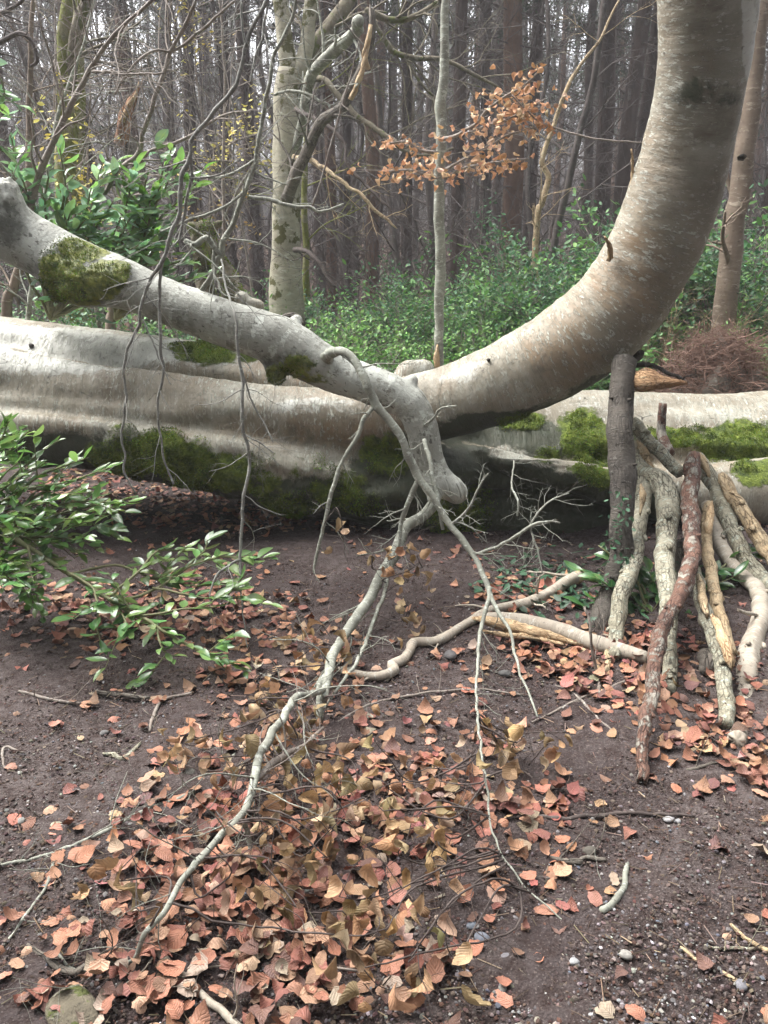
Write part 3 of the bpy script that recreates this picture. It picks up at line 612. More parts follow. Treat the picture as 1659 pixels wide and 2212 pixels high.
branch_part('side_branch', [(545, 1690, -.15, 6.9), (590, 1650, -.13, 7.7), (625, 1628, -.12, 7.7), (660, 1610, -.12, 6.0), (700, 1570, -.1, 3.4)], M['twig'], limb_root, 8, .004, .15, 24, 8, .25, .3, 2, keep=keep)
branch_part('side_branch', [(520, 1755, -.12, 6.0), (533, 1800, -.06, 6.0), (545, 1850, None, 5.2)], M['lichen'], limb_root, 8, .003, .2, 25, 4, .15, .3, keep=keep)
branch_part('curling_branch', [(706, 772, 3.68, 15), (716, 763, 3.64, 12), (732, 759, 3.6, 9), (750, 764, 3.57, 9), (768, 782, 3.54, 9), (780, 802, 3.52, 9), (793, 832, 3.5, 9), (813, 873, 3.5, 10), (845, 915, 3.48, 9), (868, 950, 3.47, 9), (880, 985, 3.46, 9), (892, 1010, 3.46, 8.5), (904, 1033, 3.45, 8.5), (937, 1075, 3.42, 7.5), (963, 1121, 3.38, 7.5), (996, 1164, 3.33, 7), (1025, 1200, 3.28, 6.5), (1040, 1232, 3.23, 6), (1055, 1275, 3.15, 6), (1075, 1320, 3.05, 4.5), (1102, 1362, 2.95, 3.5), (1112, 1410, 2.85, 3), (1130, 1470, -.08, 2.6), (1160, 1548, -.03, 2)], M['lichen'], limb_root, 10, .003, .15, 31, 14, .2, .22, keep=keep)
mbh = MB()
for i, pts in enumerate([
    [(813, 873, 3.5, 6), (803, 885, 3.49, 5), (786, 906, 3.47, 5), (773, 942, 3.45, 5), (741, 994, 3.42, 4.5), (721, 1046, 3.4, 4.5), (708, 1098, 3.38, 4.5), (698, 1138, 3.36, 4), (690, 1170, 3.35, 3.5), (682, 1203, 3.34, 3.5), (679, 1238, 3.33, 2.5)],
    [(904, 1033, 3.45, 6), (888, 1072, 3.45, 6), (875, 1105, 3.45, 5.5), (866, 1138, 3.45, 5), (862, 1180, 3.42, 3.5), (850, 1215, 3.4, 4)],
    [(916, 950, 3.6, 5), (928, 990, 3.52, 5), (934, 1030, 3.48, 5), (942, 1062, 3.45, 5), (948, 1100, 3.42, 3.5), (957, 1145, 3.4, 4)],
    [(1025, 1198, 3.28, 3), (1074, 1183, 3.27, 4), (1110, 1160, 3.25, 3.5), (1149, 1135, 3.22, 3.5), (1180, 1128, 3.2, 2.5), (1210, 1130, 3.2, 2)],
    [(1140, 1142, 3.23, 2.5), (1160, 1110, 3.25, 2.2), (1190, 1082, 3.27, 2), (1230, 1064, 3.3, 1.3)],
    [(1145, 1136, 3.23, 2.5), (1160, 1180, 3.2, 2), (1172, 1240, 3.15, 1.5)],
    [(970, 1135, 3.37, 3), (1000, 1112, 3.35, 3), (1020, 1085, 3.33, 2.5), (1035, 1052, 3.32, 2.2), (1054, 1022, 3.3, 1.5)],
    [(1058, 1268, 3.15, 5), (1052, 1310, 3.08, 5), (1039, 1359, 2.98, 4.5), (1033, 1420, -.13, 3.4), (1029, 1482, -.15, 3), (1034, 1565, -.17, 3), (1046, 1670, -.16, 2.6), (1057, 1738, -.12, 2.5), (1069, 1813, -.09, 2.3), (1100, 1870, -.06, 2), (1149, 1928, -.03, 1.8), (1229, 1998, None, 1.8)],
    [(832, 1226, 3.38, 5), (835, 1265, 3.3, 4.5), (815, 1320, 3.18, 4.5), (795, 1375, 3.05, 4.5), (770, 1430, -.1, 4.2), (735, 1480, -.09, 3.5), (700, 1530, -.07, 2.5)],
    [(905, 925, 3.68, 3), (935, 905, 3.6, 2.5), (955, 882, 3.55, 2.2), (985, 878, 3.5, 1.5)],
    [(1110, 995, 3.45, 1.5), (1106, 1045, 3.35, 2), (1118, 1080, 3.28, 2.4), (1120, 1115, 3.26, 2)],
]): branch_part('x', pts, M['lichen'], limb_root, 7, .003, .12, 40 + i, 8, .13, .35, 1, mbh, down=-.05, keep=keep)
relparent(mbh, 'hanging_twigs', M['lichen'], limb_root)
# young shoots standing on the limb
mbh = MB()
SHOOT = [(432, 632, 3.84, 6), (445, 615, 3.82, 6), (461, 588, 3.8, 6), (470, 560, 3.79, 6), (480, 548, 3.78, 6), (484, 515, 3.78, 6.5), (505, 480, 3.77, 5.5), (520, 440, 3.76, 5), (533, 410, 3.75, 5), (541, 385, 3.74, 5), (550, 352, 3.74, 5), (557, 318, 3.73, 4.5), (561, 295, 3.73, 4.5), (568, 250, 3.72, 4.5), (572, 217, 3.72, 4), (584, 177, 3.7, 4), (592, 126, 3.7, 4), (612, 83, 3.68, 4), (628, 40, 3.67, 3.6), (645, -20, 3.65, 3)]
branch_part('x', SHOOT, M['lichen'], limb_root, 8, .004, .15, 61, 8, .25, .35, 1, mbh)
for i, pts in enumerate([[(480, 552, 3.78, 5), (461, 534, 3.77, 6), (446, 514, 3.76, 6), (423, 528, 3.75, 6.5), (398, 520, 3.74, 6)],
    [(538, 425, 3.76, 4), (560, 428, 3.74, 4.5), (590, 432, 3.72, 4.5), (618, 443, 3.7, 4), (650, 446, 3.68, 4), (672, 449, 3.67, 3.6), (692, 456, 3.66, 3), (720, 450, 3.65, 2.6), (744, 440, 3.64, 2)],
    [(533, 410, 3.75, 3), (495, 440, 3.74, 3), (450, 462, 3.72, 3), (400, 478, 3.7, 2.6), (345, 500, 3.68, 2)],
    [(552, 345, 3.74, 3), (510, 372, 3.74, 3), (470, 383, 3.73, 2.6), (415, 385, 3.72, 2)],
    [(545, 368, 3.74, 2.5), (580, 385, 3.72, 2), (620, 398, 3.7, 1.5)],
    [(398, 522, 3.74, 3), (430, 545, 3.7, 2.6), (460, 570, 3.68, 2.4), (490, 600, 3.66, 2), (520, 640, 3.64, 1.6)],
    [(462, 540, 3.78, 4), (462, 585, 3.76, 3.5), (470, 610, 3.7, 2.5), (480, 632, 3.66, 2), (510, 645, 3.64, 1.4)]]):
    branch_part('x', pts, M['lichen'], limb_root, 6, .003, .15, 70 + i, 6, .16, .4, 1, mbh)
relparent(mbh, 'upright_shoot', M['lichen'], limb_root)
# dry leaves still hanging on its twigs
KP = np.vstack(keep)
CL = [(740, 1155, 3.3, 6), (805, 1190, 3.3, 7), (865, 1190, 3.25, 7), (905, 1200, 3.25, 7), (895, 1225, 3.25, 6), (880, 1260, 3.2, 6), (885, 1310, 3.1, 5), (882, 1350, 3.0, 8), (690, 1395, 2.85, 14), (655, 1385, 2.8, 10), (735, 1410, 2.8, 9), (640, 1425, 2.75, 6), (705, 1440, 2.7, 8), (545, 1475, 2.6, 9), (575, 1500, 2.5, 10), (545, 1520, 2.45, 7), (600, 1590, 2.3, 10), (545, 1585, 2.3, 6), (525, 1615, 2.25, 9), (655, 1565, 2.35, 12), (648, 1610, 2.25, 10), (690, 1640, 2.15, 14), (580, 1650, 2.15, 6), (760, 1490, 2.6, 5), (1075, 1572, 2.2, 13), (1105, 1600, 2.17, 10), (1125, 1600, 2.16, 8), (1180, 1580, 2.2, 8), (1185, 1608, 2.17, 7), (1150, 1680, 2.05, 9), (925, 1660, 2.15, 6), (950, 1690, 2.1, 6), (850, 1650, 2.2, 5), (840, 1700, 2.1, 5), (830, 1755, 1.95, 8), (790, 1720, 2.05, 8), (740, 1745, 2.02, 10), (770, 1680, 2.1, 10), (720, 1700, 2.1, 10), (935, 1780, 1.9, 10), (950, 1830, 1.83, 8), (900, 1760, 1.95, 6), (860, 1850, 1.83, 7), (640, 1740, 2.03, 14), (680, 1800, 1.93, 12), (600, 1790, 1.95, 9), (650, 1850, 1.85, 14), (710, 1850, 1.85, 8), (580, 1850, 1.85, 8), (530, 1800, 1.95, 6), (500, 1880, 1.8, 8), (400, 1600, 2.28, 12), (440, 1640, 2.2, 10), (380, 1640, 2.2, 5), (520, 1660, 2.18, 8), (560, 1620, 2.22, 7), (820, 1940, 1.68, 10), (830, 2010, 1.58, 12), (820, 2080, 1.49, 14), (960, 1960, 1.66, 8), (990, 2060, 1.53, 7), (880, 2080, 1.48, 9), (780, 2020, 1.57, 9), (740, 1960, 1.65, 7), (250, 1900, 1.75, 6), (290, 1960, 1.66, 6), (640, 1960, 1.66, 6), (900, 1900, 1.74, 8)]
mbt = MB(); mbl = MB(); pos = []; dirs = []; sz = []
rs = np.random.default_rng(77)
for (x, y, Y, n) in CL:
    c = W(x, y, Y)
    if c[2] < float(terrain(c[0], c[1])) + .06: c = G(x, y, rs.uniform(.06, .17))
    s, _ = nearest_on(KP, c)
    if np.linalg.norm(s - c) > .9: s = c + (s - c) * .9 / np.linalg.norm(s - c)
    mid = (s + c) / 2 + rs.normal(size=3) * .04; P, _ = tube(mbt, [s, mid, c, c + rs.normal(size=3) * .05], [.0032, .0026, .0018, .001], 5, .03, .006, 0, int(x))
    for k in range(3): grow(mbt, P[rs.integers(1, len(P))], rs.normal(size=3), .10 + .14 * rs.random(), .0014, 1, int(rs.integers(1e9)), -.03, .4, 2, 3)
    for k in range(max(2, int(n * .62))):
        a = c + rs.normal(size=3) * [.04, .04, .035]; pos.append(a); dirs.append(rs.normal(size=3) * .6 + [0, 0, -.75]); sz.append(.042 + .030 * rs.random())
yaw, pit = dir_to_angles(dirs); n = len(pos)
scatter(mbl, DRY, pos, yaw, pit, rs.uniform(-2.5, 2.5, n), np.array(sz), palette(n, DRYCOL, .18))
relparent(mbt, 'dry_twigs', M['darktwig'], limb_root); o = relparent(mbl, 'dry_leaves', M['dry'], limb_root)

# ================================================================== BRANCHES HANGING INTO THE CLEARING FROM ABOVE
def hanging(name, label, cat, specs, mat, seed, group=None, kids=8, klen=.22):
    P0 = path(specs[0])[0]; root = empty(name, P0[0], label, cat, group)
    for i, pts in enumerate(specs):
        if name == 'hanging_branch': pts = [(a, b, c, d * .8) for a, b, c, d in pts]
        branch_part('stem' if i == 0 else 'side_twig', pts, mat, root, 7, .003, .15, seed + i, kids if i == 0 else max(2, kids // 2), klen, .4, 1, down=-.03)
    return root
hanging('hanging_branch', 'long forked grey branch hanging from above down over the left of both trunks', 'hanging branch', [
    [(590, -60, 3.2, 6), (575, 0, 3.2, 6), (550, 50, 3.2, 5.5), (532, 89, 3.2, 5.5), (515, 169, 3.2, 5.5), (464, 240, 3.2, 5.5), (418, 297, 3.2, 5.5), (413, 325, 3.2, 5), (406, 350, 3.2, 6), (395, 374, 3.2, 6.5), (389, 419, 3.2, 6.5), (386, 462, 3.2, 6), (372, 500, 3.2, 6), (352, 562, 3.2, 5.5), (326, 605, 3.2, 5), (309, 648, 3.2, 4.5), (298, 705, 3.2, 4.5), (275, 760, 3.2, 4), (268, 800, 3.2, 3.5), (272, 853, 3.2, 3.5), (263, 945, 3.2, 3.2), (270, 982, 3.2, 3), (268, 1020, 3.2, 3), (292, 1065, 3.2, 2)],
    [(356, 550, 3.2, 4), (349, 577, 3.2, 4.5), (346, 634, 3.2, 4.5), (346, 739, 3.2, 4.2), (352, 810, 3.2, 3.8), (340, 867, 3.2, 3.5), (346, 945, 3.2, 3), (360, 1010, 3.2, 2.6), (376, 1045, 3.2, 3)],
    [(413, 340, 3.2, 4.5), (414, 380, 3.22, 4.5), (405, 425, 3.24, 4.5), (398, 465, 3.26, 4), (388, 508, 3.26, 3.5), (372, 535, 3.22, 3)],
    [(521, -30, 3.2, 3.5), (521, 0, 3.2, 3.5), (524, 57, 3.2, 3.5), (530, 100, 3.2, 3.5)],
    [(308, 690, 3.2, 2.5), (330, 740, 3.18, 2.5), (350, 790, 3.15, 2), (368, 830, 3.12, 1.5)],
    [(410, 385, 3.2, 2.5), (455, 383, 3.2, 2.5), (490, 365, 3.18, 2), (520, 340, 3.18, 1.5)]], M['hang'], 200, 'branches hanging from above', 12)
hanging('hanging_branch', 'single lichened twig hanging in front of the limb and forking above the laurel', 'hanging branch', [
    [(478, 560, 3.5, 2.5), (491, 628, 3.4, 3.2), (510, 687, 3.3, 3.8), (513, 748, 3.28, 4.2), (522, 809, 3.27, 4.5), (525, 871, 3.25, 4.6), (525, 926, 3.25, 4.8), (537, 969, 3.25, 4.6), (540, 1008, 3.25, 4.5), (528, 1070, 3.22, 4.5), (522, 1146, 3.2, 4.3), (519, 1211, 3.18, 4), (521, 1284, 3.1, 2.5), (535, 1400, 2.95, 1.6)],
    [(519, 1208, 3.18, 3.5), (495, 1222, 3.15, 3.5), (470, 1240, 3.12, 3.2), (455, 1275, 3.08, 2.6), (452, 1330, 3.0, 1.8)],
    [(515, 770, 3.28, 2.5), (535, 840, 3.3, 2.4), (553, 886, 3.3, 2.4), (571, 916, 3.28, 2.2), (590, 955, 3.25, 1.8)],
    [(530, 940, 3.25, 2), (560, 955, 3.22, 2.2), (590, 980, 3.2, 1.6)]], M['hang'], 230, 'branches hanging from above', 12, .2)
hanging('hanging_branch', 'thin grey twig hanging just left of the standing beech with pale tip', 'hanging branch', [
    [(585, -40, 3.6, 3), (572, 46, 3.6, 3.5), (567, 80, 3.6, 4), (560, 105, 3.6, 4), (550, 129, 3.6, 3.6), (544, 177, 3.6, 2.5)], [(560, 100, 3.6, 3), (580, 90, 3.6, 2), (600, 105, 3.6, 1.5)]], M['hang'], 250, 'branches hanging from above', 5)
hanging('hanging_branch', 'straight thread-like dark twig hanging right of the standing beech', 'hanging branch', [
    [(775, 90, 3.7, 2), (762, 150, 3.7, 2.2), (747, 197, 3.7, 2.4), (730, 257, 3.7, 2.6), (704, 357, 3.7, 2.6), (675, 446, 3.7, 2.6)]], M['twig'], 255, 'branches hanging from above', 3, .15)
# bare leaning saplings of the upper left
for i, (lab, specs, mt) in enumerate([
    ('dark bare sapling leaning right across the mossy tree', [[(55, 520, 4.6, 8), (66, 450, 4.6, 8), (83, 383, 4.6, 8), (114, 309, 4.55, 7), (143, 249, 4.5, 6.5), (172, 194, 4.5, 6), (194, 152, 4.5, 5.5), (225, 105, 4.45, 5), (257, 66, 4.4, 4.5), (329, 0, 4.3, 4), (380, -50, 4.2, 3)], [(194, 155, 4.5, 3), (230, 155, 4.4, 3), (270, 160, 4.35, 2.6), (352, 158, 4.25, 2)], [(145, 245, 4.5, 3), (125, 190, 4.5, 3), (110, 130, 4.5, 2.6), (90, 60, 4.4, 2), (75, 0, 4.4, 1.6)]], 'twig'),
    ('thin bare stem leaning right that forks near its top', [[(225, 420, 4.9, 5), (252, 372, 4.9, 5), (300, 329, 4.9, 5), (309, 286, 4.85, 5), (340, 197, 4.8, 5), (369, 112, 4.8, 4.5), (395, 63, 4.75, 4), (423, 0, 4.7, 3.5), (440, -50, 4.7, 3)], [(369, 112, 4.8, 3), (400, 95, 4.8, 3.5), (440, 60, 4.8, 3.5), (474, 31, 4.8, 3), (530, -20, 4.8, 2.5)], [(373, 110, 4.8, 3), (323, 112, 4.75, 2.5), (272, 160, 4.7, 2.5), (249, 205, 4.7, 2)]], 'twig'),
    ('slim pale bare sapling behind the laurel leaves', [[(60, 700, 5.2, 6), (75, 560, 5.2, 5), (92, 450, 5.2, 5), (110, 350, 5.2, 4.5), (128, 240, 5.2, 4), (165, 140, 5.2, 3), (190, 60, 5.2, 2.5), (210, -20, 5.2, 2)], [(75, 560, 5.2, 3), (60, 480, 5.1, 2.6), (10, 430, 5.1, 2)]], 'lichen'),
    ('arched bare twiggy sapling behind the knotted limb end', [[(245, 560, 5.6, 5), (260, 470, 5.6, 5), (275, 400, 5.6, 4.5), (320, 330, 5.6, 4), (400, 300, 5.6, 3.5), (480, 250, 5.6, 3), (540, 240, 5.6, 2)], [(262, 470, 5.6, 3), (240, 400, 5.6, 3), (200, 340, 5.6, 2.5)]], 'twig'),
    ('bare spindly sapling close to the left of the standing beech', [[(480, 620, 6.2, 4), (484, 500, 6.2, 4), (482, 360, 6.2, 3.6), (486, 200, 6.2, 3), (480, 60, 6.2, 2.6), (470, -40, 6.2, 2)], [(484, 470, 6.2, 2.5), (520, 400, 6.2, 2.3), (560, 340, 6.2, 2)]], 'twig')]):
    hanging('bare_sapling', lab, 'bare sapling', specs, M[mt], 300 + i * 10, 'bare saplings of the upper left', 16, .5)
hanging('hanging_branch', 'thick dark branch curling down in the top left corner', 'hanging branch', [[(-60, 120, 6, 8), (0, 92, 6, 7), (37, 73, 6, 6.5), (60, 80, 6, 6), (75, 105, 6, 5.5), (80, 132, 6, 5), (66, 142, 6, 3)]], M['darktwig'], 380, 'branches hanging from above', 4)
hanging('hanging_branch', 'crooked dark branch reaching in above the curled one, top left', 'hanging branch', [[(-60, 60, 6.5, 6), (0, 30, 6.5, 6), (40, 8, 6.5, 5), (60, -20, 6.5, 4)], [(40, 150, 6.5, 3), (70, 190, 6.5, 3), (80, 240, 6.5, 2)]], M['darktwig'], 385, 'branches hanging from above', 6, .5)

# ================================================================== STANDING BEECH AND ITS DEAD LIMBS
Y = 8.0
g0 = W(617, 640, Y); sb = empty('standing_beech', (g0[0], Y, float(terrain(g0[0], Y))), 'pale grey standing beech with moss spots and forked dead limbs', 'tree')
mb = MB(); foot = np.array([g0[0], Y, float(terrain(g0[0], Y)) - .1]); P, r = path([(618, 620, Y, 36), (618, 540, Y, 31), (619, 420, Y, 30), (620, 300, Y, 30), (622, 200, Y, 29), (628, 150, Y, 26)])
P = np.vstack([foot, foot + [0, 0, .35], P]); r = np.concatenate([[.24, .19], r]); tube(mb, P, r, 26, .06, .006, .05, 401)
relparent(mb, 'trunk', M['standing'], sb)
for i, (pts, mt, jg) in enumerate([
    ([(630, 165, Y, 22), (620, 110, Y, 19), (612, 50, Y, 17), (604, -20, Y, 15), (600, -120, Y, 13)], 'standing', 0),
    ([(636, 170, Y, 20), (655, 120, Y, 17), (664, 70, Y, 15), (672, 0, Y, 14), (678, -100, Y, 13)], 'standing', 0),
    ([(640, 215, Y, 18), (664, 134, Y + .1, 19), (698, 86, Y + .2, 18), (725, 45, Y + .25, 16), (752, 5, Y + .3, 14), (790, -60, Y + .4, 12)], 'mossy', 0),
    ([(640, 320, Y - .1, 10), (655, 240, Y - .25, 10), (664, 190, Y - .35, 11), (681, 149, Y - .5, 12), (721, 114, Y - .65, 13), (750, 88, Y - .75, 13), (776, 60, Y - .85, 13)], 'lichen', 0),
    ([(620, 432, 7.2, 14), (641, 375, 7.1, 13), (664, 329, 7.05, 12), (678, 295, 7.0, 11), (701, 260, 6.95, 12), (738, 234, 6.95, 11), (755, 200, 6.95, 10), (778, 160, 6.95, 8.5), (795, 110, 6.95, 8), (801, 70, 6.95, 9), (803, 30, 6.95, 6)], 'stick_dark', .03),
    ([(660, 170, 7.8, 7), (704, 174, 7.6, 6.5), (730, 206, 7.5, 6.5), (761, 243, 7.4, 6), (807, 275, 7.3, 6), (840, 298, 7.2, 5), (870, 320, 7.1, 4)], 'mossy', 0),
    ([(640, 236, 7.75, 5), (660, 246, 7.6, 5), (701, 268, 7.4, 4.5), (741, 303, 7.3, 4), (750, 349, 7.25, 4), (778, 386, 7.2, 3.6), (820, 430, 7.1, 3.2), (861, 474, 7.0, 2.4)], 'darktwig', 0),
    ([(634, 339, 7.7, 5), (670, 346, 7.5, 4.5), (710, 369, 7.3, 4.2), (753, 403, 7.15, 4), (776, 418, 7.1, 4), (801, 446, 7.05, 4), (838, 472, 7.0, 3.6), (852, 488, 6.98, 2)], 'stick_tan', .02),
    ([(636, 540, 7.85, 6), (665, 545, 7.7, 5), (690, 570, 7.6, 4), (720, 620, 7.5, 3)], 'darktwig', 0),
    ([(592, 205, 7.7, 3), (630, 195, 7.6, 3), (700, 220, 7.5, 3), (720, 240, 7.5, 2)], 'lichen', 0)]):
    branch_part('dead_limb' if i > 1 else 'fork_stem', pts, M[mt], sb, 14 if i < 5 else 8, .01, .12, 410 + i, 0 if i < 2 else 7, .5, .3, 2, jag=jg)
mb = MB(); P, r = path([(766, 55, Y - .85, 9), (772, 50, Y - .88, 14), (778, 46, Y - .9, 14), (784, 46, Y - .9, 9)]); tube(mb, P, r, 14, .02, 0, .08, 430); relparent(mb, 'branch_knob', M['lichen'], sb)
branch_part('x', [(795, 150, 6.9, 5), (788, 120, 6.88, 6), (797, 86, 6.88, 6), (800, 60, 6.88, 4)], M['wood'], sb, 8, .004, .3, 433, mb=(mbw := MB()), jag=.02); branch_part('x', [(757, 215, 6.88, 5), (771, 185, 6.86, 6), (786, 140, 6.86, 6), (794, 105, 6.88, 4)], M['wood'], sb, 8, .004, .3, 434, mb=mbw, jag=.02); relparent(mbw, 'torn_wood', M['wood'], sb)
hanging('hanging_branch', 'dark mossy bough crossing the top behind the slim pale tree', 'hanging branch', [[(790, 20, 7.4, 8), (821, 37, 7.4, 9), (850, 44, 7.4, 9), (881, 40, 7.4, 8), (920, 22, 7.4, 7), (965, -10, 7.4, 6)]], M['mossy'], 440, 'branches hanging from above', 9, .7)
hanging('hanging_branch', 'dark bough sagging behind the orange leaves', 'hanging branch', [[(800, 40, 8.5, 7), (830, 85, 8.5, 8), (850, 112, 8.5, 8), (900, 125, 8.5, 7), (960, 130, 8.5, 6), (1030, 165, 8.5, 5), (1080, 190, 8.5, 3)], [(870, 120, 8.5, 4), (910, 180, 8.5, 4), (960, 230, 8.5, 3)], [(830, 290, 8.5, 5), (880, 330, 8.5, 5), (930, 335, 8.5, 4), (980, 320, 8.5, 3)]], M['mossy'], 445, 'branches hanging from above', 10, .9)

# slim pale tree
Y = 5.75
g0 = W(950, 790, Y); st = empty('slim_tree', (g0[0], Y, float(terrain(g0[0], Y))), 'slim pale grey tree standing behind the fallen trunk in the middle', 'tree')
gz = float(terrain(g0[0], Y)); mb = MB(); P, r = path([(947, 780, Y, 10), (947, 700, Y, 10), (949, 600, Y, 11.5), (950, 520, Y, 11), (949, 440, Y, 12), (950, 400, Y, 11), (953, 300, Y, 11.5), (950, 230, Y, 12.5), (955, 180, Y, 10.5), (958, 120, Y, 10), (960, 60, Y, 9), (964, 0, Y, 8.5), (966, -120, Y, 8)])
P = np.vstack([[P[0][0], Y, gz - .05], P]); r = np.concatenate([[r[0] * 1.2], r]); tube(mb, P, r, 16, .04, .008, .08, 451); relparent(mb, 'trunk', M['lichen'], st)
mb = MB(); P, r = path([(945, 795, Y - .05, 6), (944, 770, Y - .055, 6), (946, 745, Y - .04, 2)]); tube(mb, P, r, 8, .02, .002, .3, 452); relparent(mb, 'torn_wood', M['wood'], st)
mb = MB(); SPR = []
for i, pts in enumerate([[(958, 300, 5.7, 4), (985, 292, 5.6, 4), (1010, 280, 5.5, 3.6), (1035, 262, 5.4, 3.4), (1060, 232, 5.35, 3.2), (1095, 205, 5.3, 2.8), (1130, 185, 5.25, 2.4), (1180, 140, 5.2, 1.6)],
    [(945, 385, 5.7, 3), (900, 372, 5.55, 2.6), (870, 368, 5.5, 2.2), (820, 372, 5.45, 1.6)], [(945, 330, 5.7, 4), (905, 322, 5.6, 3), (880, 305, 5.55, 2.5), (840, 312, 5.5, 1.8)],
    [(955, 372, 5.7, 4), (985, 355, 5.55, 3), (1030, 330, 5.45, 2.6), (1080, 300, 5.4, 2.4), (1120, 285, 5.35, 2.2), (1195, 265, 5.3, 1.6)],
    [(960, 385, 5.7, 3), (1000, 365, 5.6, 2.4), (1060, 352, 5.5, 2.2), (1140, 343, 5.4, 1.5)], [(1000, 290, 5.5, 2.4), (1060, 270, 5.42, 2.2), (1110, 250, 5.38, 2), (1175, 215, 5.3, 1.5)], [(1105, 205, 5.3, 2), (1140, 240, 5.3, 1.8), (1160, 262, 5.3, 1.4)],
    [(1180, 270, 5.3, 2.2), (1240, 290, 5.25, 2), (1300, 300, 5.2, 1.8), (1400, 308, 5.2, 1.5)]]):
    P, r = path(pts); P, r = tube(mb, P, r, 6, .03, .006, .1, 460 + i)
    if i < 7: SPR.append((P, i))
pos = []; 
for P, i in SPR:
    lo_ = .45 if i == 0 else .1
    for k in range(64 if i in (3, 5, 1, 4) else 46):
        u = lo_ + (1 - lo_) * rs.random(); p = P[int(u * (len(P) - 1))]; L = .10 * (1.2 - u) + .03
        e = p + rs.normal(size=3) * [L, L, L * .34]; pos.append(e)
        if k % 2 == 0: tube(mb, [p, (p + e) / 2 + rs.normal(size=3) * .01, e], [.0016, .0013, .001], 3, .05)
relparent(mb, 'branch', M['twig'], st)
n = len(pos); mb = MB(); scatter(mb, DRY, pos, rs.uniform(0, 6.28, n), rs.uniform(-1.4, .2, n), rs.uniform(-2, 2, n), rs.uniform(.038, .060, n), palette(n, [(.62, .37, .21), (.54, .29, .15), (.70, .48, .32), (.44, .23, .12)], .15)); relparent(mb, 'leaves', M['dry'], st)

# mossy forked tree upper left
Y = 7.6; g0 = W(146, 640, Y); mt_ = empty('mossy_forked_tree', (g0[0], Y, float(terrain(g0[0], Y))), 'forked tree at upper left with a yellow green mossy stem and a dark stem', 'tree')
mb = MB(); P, r = path([(146, 600, Y, 24), (144, 420, Y, 22), (142, 300, Y, 22), (140, 200, Y, 20), (137, 150, Y, 17), (141, 80, Y, 14), (147, 0, Y, 12), (152, -120, Y, 11)]); P[0][2] = min(P[0][2], terrain(P[0][0], Y)) - .05; tube(mb, P, r, 18, .07, .012, .1, 481)
M['mossgreen'] = mat_bark('green_mossy_bark', (.16, .15, .08), (.22, .21, .11), (.24, .25, .14), .3, 1.0, (.05, .045, .03), .95, 2.0, .012, (.17, .18, .045), .2)
relparent(mb, 'trunk', M['mossgreen'], mt_); branch_part('fork_stem', [(146, 215, Y, 11), (150, 165, Y, 13), (160, 115, Y - .05, 13), (168, 60, Y - .1, 12), (184, 10, Y - .1, 12), (205, -80, Y - .1, 10)], M['mossy'], mt_, 14, .01, .12, 483, 6, .7, .3, 2)
Y = 9.2; g0 = W(166, 640, Y); t2 = empty('mossy_tree', (g0[0], Y, float(terrain(g0[0], Y))), 'greenish mossy tree trunk just behind the forked one', 'tree'); mb = MB(); P, r = path([(166, 620, Y, 17), (168, 300, Y, 15), (172, 120, Y, 13), (174, -80, Y, 12)]); P[0][2] = terrain(P[0][0], Y) - .05; tube(mb, P, r, 14, .1, .02, .08, 484); relparent(mb, 'trunk', M['mossgreen'], t2)
mb = MB()
for k in range(18): grow(mb, P[int((.35 + .6 * rs.random()) * (len(P) - 1))], rs.normal(size=3) + [0, 0, .5], .7 + rs.random(), .010, 2, int(rs.integers(1e9)), 0, .3, 5, 4)
relparent(mb, 'crown', M['mossy'], t2)
# reddish brown tree at the right, and the forked lichen-yellow sapling
def simple_tree(name, label, Y, pts, mat, seed, kids=10, klen=1.2, cat='tree', sides=14, group=None):
    P, r = path([(a, b, Y, c) for a, b, c in pts]); gz = float(terrain(P[0][0], Y)); P = np.vstack([[P[0][0], Y, gz - .05], P]) if P[0][2] > gz else P; r = np.concatenate([[r[0] * 1.15], r]) if len(r) < len(P) else r
    root = empty(name, (P[0][0], Y, gz), label, cat, group); mb = MB(); P, r = tube(mb, P, r, sides, .07, .01, .09, seed); relparent(mb, 'trunk', mat, root)
    if kids:
        mb = MB(); q = np.random.default_rng(seed)
        for k in range(kids): i = int((.3 + .65 * q.random()) * (len(P) - 1)); d = q.normal(size=3); d[2] = abs(d[2]) * .4 + .2; grow(mb, P[i], d, klen * (.4 + q.random()), r[i] * .3, 2, int(q.integers(1e9)), 0, .3, 4, 4)
        relparent(mb, 'crown', mat, root)
    return root
simple_tree('brown_tree', 'slender reddish brown tree right of the curved limb', 6.9, [(1552, 770, 25), (1562, 690, 25), (1573, 600, 24), (1584, 500, 23), (1596, 430, 22), (1608, 330, 21), (1622, 220, 20), (1634, 120, 19), (1640, 0, 18), (1645, -120, 17)], M['brown_tree'], 501, 4, .8)
simple_tree('forked_sapling', 'crooked yellowish forked sapling standing in the green shrubs', 8.2, [(1160, 500, 7), (1168, 445, 7), (1180, 400, 6.5), (1185, 378, 6), (1172, 355, 6), (1180, 320, 5.5), (1196, 270, 5), (1218, 205, 4.5), (1245, 150, 4), (1290, 90, 3), (1340, 0, 2)], M['stick_tan'], 510, 5, .7, 'sapling', 10)
simple_tree('slim_sapling', 'thin yellow brown stem just right of the standing beech', 8.6, [(662, 640, 8), (660, 540, 7), (656, 460, 7), (660, 300, 6), (668, 100, 5), (672, -60, 4)], M['mossgreen'], 520, 8, .9, 'sapling', 10)
simple_tree('thin_tree', 'thin brown stem at the far left behind the laurel', 6.2, [(16, 690, 11), (30, 620, 10), (48, 560, 9), (60, 500, 8), (62, 380, 7), (66, 200, 6), (70, 0, 5), (72, -100, 4)], M['brown_tree'], 530, 8, .9, 'tree', 10)
